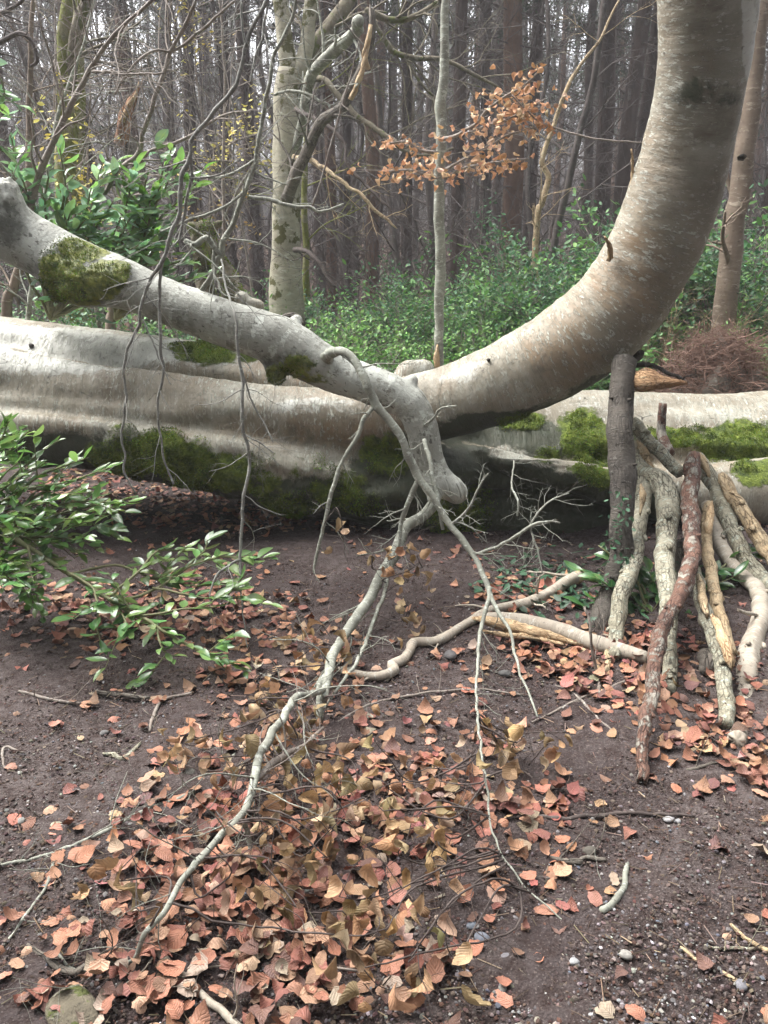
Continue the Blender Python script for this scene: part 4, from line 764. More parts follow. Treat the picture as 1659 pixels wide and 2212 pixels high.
simple_tree('short_snag', 'short brown snapped stem in the bushes under the grey limb', 6.6, [(237, 712, 11), (238, 680, 10), (240, 640, 10), (241, 600, 8), (243, 560, 6)], M['brown_tree'], 540, 0, .6, 'stump', 10)
# splintered leaning snag upper left, dark mossy snag behind limb
Y = 7.8; g0 = W(300, 640, Y); sn = empty('splintered_snag', (g0[0], Y, float(terrain(g0[0], Y))), 'dead trunk with a torn orange splintered top, upper left', 'snag')
mb = MB(); P, r = path([(310, 620, Y, 20), (306, 520, Y, 19), (300, 420, Y, 17), (285, 330, Y, 15), (262, 280, Y, 13)]); P[0][2] = terrain(P[0][0], Y) - .05; tube(mb, P, r, 14, .08, .02, .2, 551); relparent(mb, 'trunk', M['stick_dark'], sn)
mb = MB(); P, r = path([(258, 312, Y - .05, 13), (264, 280, Y - .08, 13), (272, 250, Y - .1, 11), (284, 220, Y - .1, 8), (298, 190, Y - .1, 4)]); tube(mb, P, r, 10, .03, .01, .5, 552, jag=.05)
P, r = path([(262, 262, Y - .15, 5), (278, 230, Y - .16, 6), (292, 210, Y - .16, 4), (300, 184, Y - .15, 1.5)]); relparent(mb, 'splintered_top', M['redwood'], sn); mb = MB(); tube(mb, P, r, 8, .03, .006, .4, 553, jag=.03); relparent(mb, 'torn_wood', M['wood'], sn)
Y = 5.65; SN = [([(520, 700, Y, 26), (505, 640, Y, 24), (485, 590, Y, 22), (462, 545, Y, 19), (448, 505, Y, 16), (440, 492, Y, 13)], .04), ([(445, 640, Y + .05, 20), (438, 590, Y + .05, 16), (432, 545, Y + .05, 15), (424, 505, Y + .05, 13), (412, 492, Y + .05, 9)], .04), ([(440, 500, Y, 12), (455, 492, Y, 10), (472, 482, Y, 8), (480, 478, Y, 4)], .03), ([(442, 500, Y, 8), (425, 488, Y, 7), (410, 484, Y, 5)], .03), ([(450, 495, Y, 5), (452, 475, Y, 4), (462, 455, Y, 3), (478, 448, Y, 2.5)], .02), ([(508, 690, Y, 40), (500, 640, Y, 26)], .05)]
V, t, q = sdf_mesh(SN, .011); Nn = vnormals(V, q, t)
if (Nn * (V - V.mean(0))).sum() < 0: q = q[:, ::-1]; t = t[:, ::-1]; Nn = -Nn
V = V + Nn * (.018 * fbm(V[:, 0] * 12, V[:, 1] * 12, V[:, 2] * 7, 81, 4))[:, None]; mn = smooth01(.4 + 1.2 * fbm(V[:, 0] * 6, V[:, 1] * 6, V[:, 2] * 6, 82, 3)); g0 = W(500, 700, Y)
sg = empty('mossy_snag', (g0[0], Y, float(terrain(g0[0], Y))), 'gnarled dark mossy stump with horn-like tips rising behind the grey limb', 'snag'); mb = MB(); V[V[:, 2] < .55, 2] -= .5; mb.add(V, q, t, V * 1.0); relparent(mb, 'trunk', M['mossy'], sg); moss_tufts(V, q, mn * .8, sg, 'moss', .6, 9, .012)
Y = 5.3; mb = MB(); P, r = path([(600, 720, 5.2, 14), (612, 700, 5.2, 18), (632, 690, 5.2, 18), (650, 705, 5.2, 12)]); g0 = P[1]; rb = empty('broken_bough_end', (g0[0], g0[1], g0[2]), 'brown cracked bough end poking up behind the grey limb', 'broken bough'); tube(mb, P, r, 12, .02, .006, .35, 561, jag=.01); relparent(mb, 'wood', M['stick_dark'], rb)

# ================================================================== DARK PROP TREE AND LEANING STICKS
def stick(name, label, pts, mat, seed, sides=14, rough=.10, jag=.008, extras=(), wob=.004, cat='stick', group='sticks leaning against the fallen trunk'):
    P, r = path(pts); b = P[np.argmin(P[:, 2])]; root = empty(name, b, label, cat, group); mb = MB(); P2, r2 = tube(mb, P, r, sides + 6, .014, wob, rough + .05, seed, jag=jag); qk = np.random.default_rng(seed)
    for _ in range(5):
        i = int(qk.uniform(.1, .95) * (len(P2) - 2)); T = P2[i + 1] - P2[i]; T /= np.linalg.norm(T); d = qk.normal(size=3) * [1, .5, 1] + [0, -.6, 0]; d -= T * d.dot(T); d /= np.linalg.norm(d); kr = r2[i] * qk.uniform(.25, .45)
        tube(mb, [P2[i] + d * r2[i] * .6, P2[i] + d * r2[i] * 1.05, P2[i] + (d + T * .4) * r2[i] * 1.3], [kr * 1.5, kr, kr * .6], 8, .006, 0, .3, seed)
    relparent(mb, 'bark', mat, root)
    for nm, pp, m in extras: branch_part(nm, pp, m, root, 10, .002, .35, seed + 7, jag=.008)
    return root
post = empty('dark_sapling', G(1298, 1345), 'dark upright sapling trunk pinned under the curved limb', 'tree')
mb = MB(); P, r = path([(1296, 1345, None, 26), (1313, 1300, 3.42, 23), (1328, 1240, 3.5, 24), (1340, 1180, 3.56, 25), (1345, 1100, 3.64, 26), (1344, 1000, 3.76, 27), (1341, 930, 3.85, 27), (1345, 860, 3.95, 27), (1352, 780, 4.08, 27)]); P[0][2] -= .05; tube(mb, P, r, 22, .03, .008, .14, 601)
for k in range(12):
    i = 2 + int(rs.random() * 6); th = rs.uniform(3.5, 5.9); mb2 = P[i] + np.array([math.cos(th), math.sin(th), 0]) * r[i] * .9; tube(mb, [mb2, mb2 + np.array([math.cos(th), math.sin(th), .3]) * .025], [.008, .004], 6, .01, 0, .3)
relparent(mb, 'trunk', M['post'], post)
S = stick
S('leaning_stick', 'leftmost leaning stick, grey green with a cracked foot', [(1395, 1025, 4.15, 17), (1390, 1070, 3.98, 18), (1382, 1110, 3.86, 18), (1374, 1180, 3.62, 18), (1360, 1240, 3.42, 18), (1341, 1290, 3.27, 18), (1334, 1345, 3.12, 17), (1326, 1400, 2.98, 15), (1324, 1418, None, 13)], M['stick'], 610, extras=[('split_wood', [(1385, 1045, 3.88, 2), (1389, 1070, 3.83, 7), (1386, 1092, 3.80, 5), (1383, 1112, 3.77, 1.5)], M['stick_tan']), ('snapped_foot', [(1317, 1385, 2.98, 4), (1313, 1415, None, 7), (1311, 1450, None, 8)], M['stick_tan'])])
S('leaning_stick', 'thick grey green leaning stick with a hooked top, second from the left', [(1372, 990, 4.22, 13), (1384, 1010, 4.16, 17), (1408, 1030, 4.08, 21), (1432, 1045, 4.0, 25), (1441, 1080, 3.9, 26), (1438, 1130, 3.74, 23), (1437, 1180, 3.56, 22), (1442, 1250, 3.3, 21), (1445, 1330, 3.05, 19), (1446, 1400, 2.88, 16), (1446, 1470, 2.72, 15), (1447, 1495, None, 13)], M['stick'], 620, 18)
S('leaning_stick', 'front reddish stick with peeling bark standing nearest the path', [(1497, 985, 4.1, 14), (1496, 1010, 4.02, 17), (1490, 1083, 3.78, 18), (1493, 1130, 3.6, 18), (1497, 1180, 3.42, 18), (1492, 1222, 3.27, 17), (1478, 1262, 3.12, 17), (1464, 1295, 3.0, 16), (1446, 1325, 2.9, 15), (1432, 1355, 2.8, 16), (1420, 1400, 2.68, 16), (1413, 1450, 2.54, 15), (1408, 1500, 2.43, 15), (1398, 1550, 2.34, 15), (1390, 1595, 2.26, 14), (1388, 1640, 2.19, 12), (1388, 1680, None, 11)], M['stick_red'], 630, 20, .16, .012)
S('leaning_stick', 'slim tan stick with a splintered upper end in the middle', [(1532, 1086, 3.95, 6), (1530, 1100, 3.9, 12), (1526, 1140, 3.78, 12), (1529, 1194, 3.58, 12), (1536, 1240, 3.42, 13), (1543, 1277, 3.3, 13), (1556, 1335, 3.12, 13), (1570, 1380, 2.98, 12), (1585, 1410, 2.9, 9)], M['stick_tan'], 640, extras=[('split_wood', [(1538, 1082, 3.88, 2), (1534, 1105, 3.83, 8), (1530, 1140, 3.72, 9), (1530, 1160, 3.68, 3)], M['wood'])])
S('leaning_stick', 'mossy based stick with torn orange wood halfway up', [(1505, 1228, 3.4, 7), (1511, 1258, 3.3, 12), (1516, 1300, 3.16, 14), (1528, 1335, 3.04, 16), (1543, 1370, 2.94, 17), (1556, 1410, 2.82, 18), (1562, 1460, 2.68, 18), (1568, 1510, 2.55, 17), (1571, 1565, None, 16)], M['stick'], 650, 18, .14, extras=[('torn_wood', [(1538, 1330, 2.98, 4), (1552, 1352, 2.86, 11), (1566, 1388, 2.77, 13), (1578, 1425, 2.70, 12), (1582, 1438, 2.68, 5)], M['wood']), ('bare_wood', [(1508, 1240, 3.28, 3), (1514, 1270, 3.2, 9), (1521, 1305, 3.08, 10), (1528, 1328, 3.0, 5)], M['stick_tan'])])
S('leaning_stick', 'long grey green stick with a pale broken top slanting right', [(1508, 985, 4.25, 10), (1520, 1010, 4.18, 16), (1535, 1035, 4.12, 17), (1550, 1068, 4.05, 17), (1570, 1115, 3.93, 17), (1592, 1167, 3.8, 18), (1618, 1218, 3.66, 18), (1650, 1255, 3.55, 18), (1690, 1288, 3.44, 18), (1760, 1350, 3.25, 18)], M['stick'], 660, 18, extras=[('broken_end', [(1506, 980, 4.18, 5), (1514, 990, 4.12, 11), (1524, 1008, 4.08, 8), (1532, 1030, 4.05, 2)], M['stick_tan'])])
S('leaning_stick', 'short tan stick leaning at the far right with a jagged top', [(1558, 1025, 4.1, 7), (1565, 1040, 4.05, 13), (1582, 1072, 3.97, 14), (1598, 1095, 3.92, 15), (1620, 1130, 3.83, 16), (1648, 1175, 3.72, 16), (1680, 1225, 3.6, 15), (1740, 1320, 3.4, 14)], M['stick_tan'], 670, 16, .12)
S('leaning_stick', 'smooth thick grey brown stick with a swollen lower half at the right', [(1528, 1090, 4.05, 13), (1540, 1130, 3.95, 14), (1563, 1190, 3.78, 15), (1600, 1240, 3.62, 15), (1632, 1268, 3.5, 17), (1645, 1300, 3.38, 18), (1642, 1340, 3.22, 20), (1627, 1385, 3.05, 21), (1617, 1430, 2.9, 23), (1611, 1480, 2.75, 24), (1604, 1530, 2.62, 24), (1597, 1570, 2.52, 22), (1594, 1600, None, 18)], M['stick_smooth'], 680, 20, .06, .012, extras=[('side_stub', [(1640, 1330, 3.2, 4), (1615, 1325, 3.15, 4), (1595, 1318, 3.12, 3)], M['stick_smooth'])])
S('leaning_log', 'dark shaded log half hidden behind the leaning sticks', [(1478, 1180, 3.9, 24), (1490, 1250, 3.7, 25), (1500, 1320, 3.5, 26), (1520, 1390, 3.3, 26), (1535, 1440, None, 24)], M['stick_dark'], 690, 16)
S('leaning_log', 'grey green cut log lying slantwise over the tops of the sticks', [(1366, 905, 4.35, 10), (1374, 918, 4.33, 14), (1405, 955, 4.26, 15), (1445, 998, 4.18, 14), (1472, 1022, 4.12, 13)], M['stick'], 700, 16, .08)
S('short_stub', 'short red topped stub standing upright on the fallen trunk', [(1446, 980, 4.3, 12), (1430, 940, 4.42, 10), (1430, 905, 4.46, 9), (1432, 876, 4.48, 8.5)], M['stick_red'], 710, 12)
S('bark_slab', 'pale split slab of wood wedged behind the dark sapling', [(1378, 950, 4.3, 4), (1388, 970, 4.25, 9), (1400, 995, 4.2, 9), (1412, 1012, 4.15, 4)], M['stick_tan'], 720, 10)
S('leaning_stick', 'grey stick slanting low behind the others at the right edge', [(1660, 1290, 3.6, 10), (1700, 1400, 3.3, 12), (1740, 1500, 3.0, 14)], M['stick'], 730, 12)
# dead wood on the ground
def gstick(name, label, pts, mat, seed, kids=0, sides=10, rough=.12, cat='fallen branch', klen=.2, jag=.006, group=None, extras=()):
    P, r = path(pts); root = empty(name, P[len(P) // 2], label, cat, group); branch_part('wood' if not extras else 'bark', pts, mat, root, sides, .003, rough, seed, kids, klen, .35, 1, jag=jag)
    for nm, pp, m in extras: branch_part(nm, pp, m, root, 10, .003, .4, seed + 3, jag=.01)
    return root
gstick('fallen_branch', 'crooked brown grey branch winding over the path with a sawn end', [(1250, 1246, 3.72, 13), (1235, 1252, 3.68, 13), (1200, 1275, None, 13), (1150, 1300, None, 12), (1100, 1312, None, 11), (1050, 1322, None, 10), (1000, 1352, None, 10), (950, 1382, None, 10), (895, 1390, None, 11), (885, 1405, None, 11), (872, 1425, None, 11), (845, 1437, None, 11), (850, 1450, None, 12), (820, 1462, None, 10), (775, 1458, None, 9), (735, 1447, None, 8)], M['stick_smooth'], 800, 10, 14, .15, extras=[('cut_end', [(1252, 1245, 3.72, 11), (1243, 1249, 3.70, 14), (1238, 1251, 3.69, 6)], M['stick_tan'])])
gstick('split_log', 'split log with long yellow splinters lying on the leaves', [(1030, 1334, None, 10), (1080, 1340, None, 16), (1130, 1345, None, 19), (1200, 1362, None, 19), (1270, 1385, None, 19), (1330, 1402, None, 17), (1395, 1420, None, 15)], M['stick_smooth'], 810, 0, 18, .1,
    extras=[('splinters', [(1020, 1335, 3.18, 3), (1060, 1345, 3.14, 12), (1110, 1355, 3.10, 14), (1160, 1368, 3.06, 13), (1220, 1384, 3.03, 8), (1250, 1392, 3.0, 3)], M['wood']), ('splinters', [(1035, 1362, 3.08, 2), (1090, 1372, 3.05, 6), (1150, 1378, 3.04, 7), (1215, 1392, 3.0, 3)], M['wood'])])
GS = [('long thin dark stick lying on bare soil at right', [(1090, 1768, None, 4), (1150, 1764, None, 5), (1200, 1769, None, 5), (1290, 1762, None, 5), (1360, 1757, None, 4), (1430, 1758, None, 4), (1495, 1764, None, 3)], 'darktwig', 6),
    ('short knobbly stick between the leaves', [(1188, 1853, None, 5), (1220, 1860, None, 6), (1250, 1864, None, 7), (1262, 1856, None, 5), (1302, 1857, None, 5)], 'stick_dark', 2), ('curved short lichened stick', [(1300, 1968, None, 8), (1325, 1950, None, 8), (1343, 1925, None, 7), (1352, 1895, None, 6), (1358, 1870, None, 5)], 'lichen', 2),
    ('long pale lichened twig arching over soil at left', [(-20, 1874, None, 3), (60, 1855, None, 4), (125, 1838, None, 4.5), (215, 1803, None, 5), (310, 1753, None, 5), (365, 1733, None, 5.5), (415, 1715, None, 5), (460, 1703, 2.15, 4.5), (490, 1670, 2.2, 3.5), (505, 1633, 2.25, 3)], 'lichen', 14),
    ('thin pale twig running to the lower left corner', [(125, 1838, None, 3.5), (110, 1880, None, 4), (100, 1913, None, 3.5), (55, 1978, None, 3.5), (0, 2050, None, 3)], 'lichen', 8),
    ('smooth brown bent branch in the leaf drift at the bottom', [(292, 1970, None, 7), (305, 2010, None, 7), (330, 2045, None, 8), (365, 2080, None, 8), (420, 2130, None, 8.5), (465, 2175, None, 9), (530, 2225, None, 9)], 'stick_smooth', 5),
    ('thin bent twig on soil left of the dry leaves', [(323, 1580, None, 3.5), (330, 1550, None, 4), (345, 1520, None, 4), (370, 1505, None, 3.5), (412, 1497, None, 3)], 'twig', 2), ('thin straight twig at far left on soil', [(40, 1493, None, 3), (75, 1500, None, 4), (115, 1513, None, 3.5), (175, 1519, None, 3)], 'twig', 3),
    ('straight brown stick on soil at left', [(205, 1495, None, 5), (260, 1500, None, 6), (320, 1508, None, 5)], 'stick_dark', 0), ('forked pale twig on soil at left', [(222, 1628, None, 3), (245, 1630, None, 5), (268, 1638, None, 5), (290, 1620, None, 4.5), (302, 1610, None, 3)], 'stick', 2),
    ('small slanted stick near the foot of the front stick', [(1483, 1664, None, 4), (1515, 1658, None, 4.5), (1552, 1648, None, 3)], 'stick_dark', 1), ('pale forked twig at the lower right', [(1578, 1996, None, 3), (1600, 2018, None, 5), (1630, 2038, None, 6), (1670, 2062, None, 6)], 'stick_tan', 2),
    ('thin pale twig at the lower right edge', [(1522, 2042, None, 3), (1575, 2046, None, 4), (1635, 2050, None, 3.5)], 'stick', 1), ('short pale twig lying lowest at right', [(1560, 2100, None, 4), (1585, 2115, None, 5), (1612, 2130, None, 4)], 'stick_tan', 0),
    ('short tan twig on gravel', [(1470, 2046, None, 4), (1490, 2060, None, 5), (1512, 2078, None, 4)], 'stick_tan', 0), ('thin twig standing in the leaves before the sticks', [(1297, 1500, None, 4), (1290, 1460, 2.78, 4), (1281, 1410, 2.8, 3.5), (1275, 1350, 2.82, 3), (1262, 1315, 2.85, 2)], 'twig', 3),
    ('crooked grey branch at the bottom left', [(60, 2040, None, 4), (90, 2062, None, 6), (120, 2085, None, 9), (160, 2100, None, 8), (200, 2080, None, 6), (265, 2085, None, 5)], 'stick_dark', 6), ('twig lying across the bottom centre', [(600, 1985, None, 3), (660, 2045, 1.60, 3), (720, 2090, None, 3), (800, 2100, None, 2.5)], 'twig', 5),
    ('thin curved twig at the far left edge', [(10, 1660, None, 2.5), (5, 1630, None, 3), (15, 1615, None, 3), (50, 1627, None, 2.5)], 'twig', 2), ('pale thin twig on the gravel at lower centre', [(940, 1860, None, 2.5), (965, 1900, None, 3), (985, 1960, None, 3)], 'stick_tan', 1), ('long faint twig crossing soil in the centre', [(730, 1560, None, 2.6), (800, 1520, None, 3), (900, 1500, None, 3), (1010, 1490, None, 2.6), (1130, 1500, None, 2)], 'twig', 9),
    ('thin twig crossing under the leaning sticks', [(1150, 1560, None, 2), (1230, 1520, None, 3), (1330, 1480, None, 3), (1420, 1440, None, 2)], 'twig', 4), ('faint twig reaching from the gravel to the sticks', [(1200, 1480, None, 2), (1240, 1500, None, 3), (1300, 1560, None, 3), (1350, 1610, None, 2)], 'twig', 3)]
for i, (lab, pts, mt, kids) in enumerate(GS): gstick('ground_twig', lab, pts, M[mt], 820 + i, kids, 8, .2, 'twig', .16, group='twigs on the ground')

# ================================================================== BRUSH PILE
Y = 6.1; c0 = W(1545, 850, Y); bz = float(terrain(c0[0], Y)); bp = empty('brush_pile', (c0[0], Y, bz), 'heap of reddish brown dead twigs behind the fallen trunk at right', 'brush pile')
mb = MB(); u, v_ = np.meshgrid(np.linspace(0, 2 * math.pi, 49)[:-1], np.linspace(0, math.pi / 2, 18)); u = u.ravel(); v_ = v_.ravel()
rx, ry, rz = .52, .4, (W(1530, 735, Y)[2] - bz)
X = np.stack([np.cos(u) * np.cos(v_) * rx, np.sin(u) * np.cos(v_) * ry, np.sin(v_) * rz], 1); X += X * .22 * fbm(X[:, 0] * 4, X[:, 1] * 4, X[:, 2] * 4, 91, 4)[:, None]
I = np.arange(18 * 48).reshape(18, 48); q = np.stack([I[:-1], np.roll(I[:-1], -1, 1), np.roll(I[1:], -1, 1), I[1:]], -1).reshape(-1, 4)
mb.add(X * [.9, .9, .82] + [c0[0], Y, bz], q, None, X); relparent(mb, 'heap', M['stick_dark'], bp)
mb = MB(); q_ = np.random.default_rng(5)
for k in range(1500):
    th = q_.uniform(0, 6.28); ph = q_.uniform(0, 1.4); p = np.array([math.cos(th) * math.cos(ph) * rx, math.sin(th) * math.cos(ph) * ry, math.sin(ph) * rz]) * q_.uniform(.85, 1.05) + [c0[0], Y, bz]
    d = q_.normal(size=3) * [1, .7, .5]; L = q_.uniform(.12, .5); grow(mb, p - d / np.linalg.norm(d) * L * .4, d, L, q_.uniform(.0015, .005), 1, int(q_.integers(1e9)), 0, .35, 3, 3)
relparent(mb, 'twigs', M['redtwig'] if 'redtwig' in M else mat_bark('red_twig_bark', (.115, .066, .05), (.18, .11, .082), (.30, .26, .22), .2, 3.0, (.05, .03, .025), .85, 2.0, .001), bp)

# ================================================================== GREEN SHRUBS, LAURELS
def small_shrub(name, seed, H=1.6, W_=1.1, n=5200, cols=None, size=.040):
    q = np.random.default_rng(seed); root = empty(name, (0, 0, 0), 'x', 'shrub'); mb = MB(); tips = []
    for k in range(26):
        a = q.uniform(0, 6.28); rad = q.random() ** .5; d = np.array([math.cos(a) * rad * W_ * .9, math.sin(a) * rad * W_ * .9, H * (.75 + .4 * q.random())])
        L = np.linalg.norm(d) * q.uniform(.65, 1.0); tips += grow(mb, (math.cos(a) * .12 * q.random(), math.sin(a) * .12 * q.random(), 0), d, L, .007, 2, int(q.integers(1e9)), .02, .22, 7, 4, .42)
    mb.build('stems', M['twig'], root)
    T = np.array([t[0] for t in tips]); D = np.array([t[1] for t in tips]); T = np.vstack([T, T - D * .06]); D = np.vstack([D, D])
    i = q.choice(len(T), n); p = T[i] + q.normal(size=(n, 3)) * .045 - D[i] * q.random((n, 1)) * .14
    p[:, 2] = np.maximum(p[:, 2], .03)
    d = D[i] * .6 + q.normal(size=(n, 3)) * .7 + [0, 0, .1]; yaw, pit = dir_to_angles(d)
    mb = MB(); scatter(mb, [leaf_template(3, 2, 'small', .25, .35, s) for s in range(3)], p, yaw, pit * .7, q.normal(size=n) * .6, size * (.6 + .8 * q.random(n)), palette(n, cols or [(.07, .17, .05), (.09, .21, .06), (.055, .14, .06), (.13, .26, .06), (.08, .18, .09)], .2))
    mb.build('leaves', M['leaf'], root); return root
protos = [small_shrub('green_shrub', 901 + k, 1.55, 1.0, [8200, 6200, 4200][k], [[(.05, .13, .055), (.065, .16, .07), (.04, .10, .05)], None, [(.10, .22, .07), (.13, .27, .08), (.08, .18, .08), (.16, .31, .07)]][k], [.036, .044, .060][k]) for k in range(3)] + [small_shrub('green_shrub', 911, 1.0, .9, 5200, [(.13, .27, .06), (.17, .32, .08), (.10, .22, .07)], .040)]
SH = []   # px, py of the crown top, Y, width scale, proto
for (x, y, Y, k, s, lab) in [(540, 640, 7.6, 0, .8, 'low green shrub at the left foot of the standing beech'), (600, 625, 8.4, 1, .9, 'green shrub hiding the foot of the standing beech'), (700, 625, 7.8, 2, .85, 'green shrub just right of the standing beech'), (790, 590, 8.2, 0, .95, 'leafy shrub left of the slim pale tree'), (880, 610, 7.6, 1, .85, 'leafy shrub close behind the slim pale tree'),
    (680, 700, 6.7, 3, .8, 'pale green low shrub behind the middle of the grey limb'), (780, 690, 6.6, 3, .85, 'bright low shrub above the bend of the grey limb'), (880, 720, 6.3, 3, .75, 'small bright shrub touching the slim tree on its left'), (1000, 590, 8.0, 2, .95, 'shrub just right of the slim pale tree'), (1080, 545, 7.8, 0, 1.0, 'tall dark green shrub in the middle right'),
    (1150, 510, 7.7, 1, 1.05, 'shrub around the foot of the forked sapling'), (1240, 450, 7.6, 2, 1.1, 'tallest bright shrub left of the curved limb'), (1310, 470, 7.9, 0, 1.05, 'shrub partly hidden by the curved limb'), (1030, 690, 6.6, 3, .9, 'low bright shrub above the junction of the limbs'), (1120, 650, 6.7, 1, .85, 'low shrub above the curved limb'), (1200, 600, 6.9, 2, .95, 'dense shrub in the crook of the curved limb'), (1280, 560, 7.2, 3, 1.0, 'light green shrub beside the curved limb'),
    (1400, 520, 8.2, 1, 1.0, 'shrub seen just right of the curved limb'), (1470, 480, 8.6, 0, 1.1, 'dark green shrub right of the curved limb'), (1530, 430, 8.4, 2, 1.15, 'high shrub left of the reddish tree'), (1620, 420, 8.0, 1, 1.15, 'high shrub at the right edge'), (1690, 440, 7.8, 0, 1.1, 'shrub at the extreme right behind the reddish tree'), (1440, 660, 7.6, 3, .9, 'low shrub behind the brush pile'), (1630, 640, 7.3, 3, 1.0, 'bright shrub right of the brush pile'), (1730, 700, 6.4, 3, .8, 'lowest bright shrub right of the brush pile'),
    (1230, 800, 6.3, 3, .7, 'small shrub seen under the curved limb'), (1290, 790, 6.4, 2, .6, 'dark little shrub left of the dark sapling top'), 
    (300, 620, 6.8, 0, .9, 'shrub under the mossy part of the grey limb'), (200, 640, 6.6, 1, .9, 'dim shrub behind the left end of the trunks'), (100, 650, 6.8, 2, .9, 'dim shrub at the far left behind the trunks'), (390, 640, 7.0, 2, .85, 'shrub left of the mossy snag'), (20, 600, 7.2, 0, 1.0, 'shrub at the extreme left edge'), (1350, 600, 8.8, 2, 1.2, 'shrub deep behind the curved limb'), (960, 560, 9.5, 1, 1.1, 'shrub farther back behind the slim tree'), (1180, 480, 9.6, 2, 1.2, 'shrub farther back behind the forked sapling')]:
    SH.append((x, y, Y, k, s, lab))
seen = set()
for (x, y, Y, k, s, lab) in SH:
    top = W(x, y, Y); gz = float(terrain(top[0], Y)); H0 = 1.72 if k < 3 else 1.15; sc = max(.35, (top[2] - gz) / H0 * rs.uniform(.86, 1.18))
    o = protos[k] if k not in seen else copy_tree(protos[k]); seen.add(k)
    o.location = (top[0], Y, gz - .03); o.scale = (max(sc, s * .9), max(sc, s * .9), sc); o.rotation_euler.z = rs.uniform(0, 6.28); tag(o, lab, 'shrub', 'green shrubs behind the fallen tree')

LT = [leaf_template(6, 2, 'laurel', c, f, s) for s, (c, f) in enumerate([(.35, .5), (-.25, .35), (.15, .7), (-.5, .3), (.5, .2)])]
LCOL = [(.14, .28, .13), (.18, .34, .14), (.14, .26, .15), (.20, .38, .09), (.21, .35, .22), (.26, .40, .27)]  # paler mint tones put the sky's reflection into the leaf colour
LGRN = [(.075, .17, .045), (.10, .22, .05), (.065, .14, .045), (.14, .28, .055), (.09, .19, .06), (.22, .35, .09)]
def laurel(name, label, base, shoots, seed, nl=16, size=.105, bright=0, group=None, cols=LCOL):
    """shoots: lists of px points; leaves alternate along the outer part of each shoot"""
    q = np.random.default_rng(seed); root = empty(name, base, label, 'laurel', group); mb = MB(); pos = []; dd = []; ss = []
    for pts in shoots:
        P, r = path(pts); P, r = tube(mb, P, r, 6, .03, .006, .1, int(q.integers(999)))
        L = np.linalg.norm(np.diff(P, axis=0), axis=1).sum(); k = max(6, int(nl * L / .6))
        subs = [(P, 1.0)]
        for _ in range(max(1, int(L / .28))):
            i = int(q.uniform(.25, .9) * (len(P) - 1)); T = P[min(i + 1, len(P) - 1)] - P[i - 1]; T /= np.linalg.norm(T); d = T + q.normal(size=3) * .8; d /= np.linalg.norm(d); e = [P[i], P[i] + d * .09, P[i] + d * .2 + [0, 0, -.01]]
            Q, _r = tube(mb, e, [.003, .0025, .0015], 5, .03); subs.append((Q, .55))
        for Q, w in subs:
            kk = int(k * w) if w == 1 else 7
            for j in range(kk):
                u = (.3 if w == 1 else .2) + (.7 if w == 1 else .8) * (j + .5) / kk; f = u * (len(Q) - 1); i = min(len(Q) - 2, int(f)); p = Q[i] + (Q[i + 1] - Q[i]) * (f - i); T = Q[i + 1] - Q[i]; T /= np.linalg.norm(T) + 1e-9
                sd_ = np.cross(T, [0, 0, 1.]); sd_ /= np.linalg.norm(sd_) + 1e-9; sd_ *= (1 if j % 2 else -1)
                pos.append(p); dd.append(T * (.5 + .6 * u) + sd_ * .8 * (1.1 - u * .6) + q.normal(size=3) * .5 + [0, 0, .05]); ss.append(size * (.5 + .65 * q.random()) * (1.05 - .3 * u * (q.random() < .3)))
    n = len(pos); dd = np.array(dd) * [1, 1, .45] + [0, 0, .06]; yaw, pit = dir_to_angles(dd); mbl = MB(); c = palette(n, cols, .2)
    scatter(mbl, LT, pos, yaw, pit, q.normal(size=n) * .33, np.array(ss), c)
    relparent(mb, 'stems', M['stems_green'], root); relparent(mbl, 'leaves', M['laurel'], root); return root
M['stems_green'] = mat_bark('green_stem_bark', (.12, .13, .06), (.18, .17, .09), (.25, .24, .16), .1, 3.0, (.06, .05, .03), .7, 2.0, .001)
def shoots_px(base, tips, seed, r=4, sag=-12):
    q = np.random.default_rng(seed); out = []
    for (x, y, Y) in tips:
        bx, by, bY = base; mx, my = (bx + x) / 2 + q.normal() * 12, (by + y) / 2 + sag + q.normal() * 10
        out.append([(bx, by, bY, r), (mx, my, (bY + Y) / 2, r * .8), ((mx + x) / 2 + q.normal() * 5, (my + y) / 2 + sag * .4, (bY + 3 * Y) / 4, r * .6), (x, y, Y, r * .35)])
    return out
laurel('laurel_bush', 'laurel with pale glossy leaves spreading up behind the mossy end of the limb', (-1.9, 5.0, float(terrain(-1.9, 5))), shoots_px((110, 690, 5.0),
    [(150, 400, 4.8), (60, 300, 4.7), (20, 290, 4.6), (130, 310, 4.7), (20, 350, 4.6), (60, 420, 4.6), (150, 460, 4.6), (225, 345, 4.8), (200, 400, 4.7), (110, 360, 4.6), (250, 430, 4.7), (180, 480, 4.6), (230, 500, 4.6), (280, 470, 4.7), (300, 530, 4.6), (260, 560, 4.6), (340, 560, 4.65), (300, 600, 4.6), (40, 370, 4.5), (90, 460, 4.5), (120, 500, 4.6), (10, 480, 4.7), (170, 440, 4.7), (200, 540, 4.8)], 1001), 1001, 9, .115, group='laurels left of the fallen trunk')
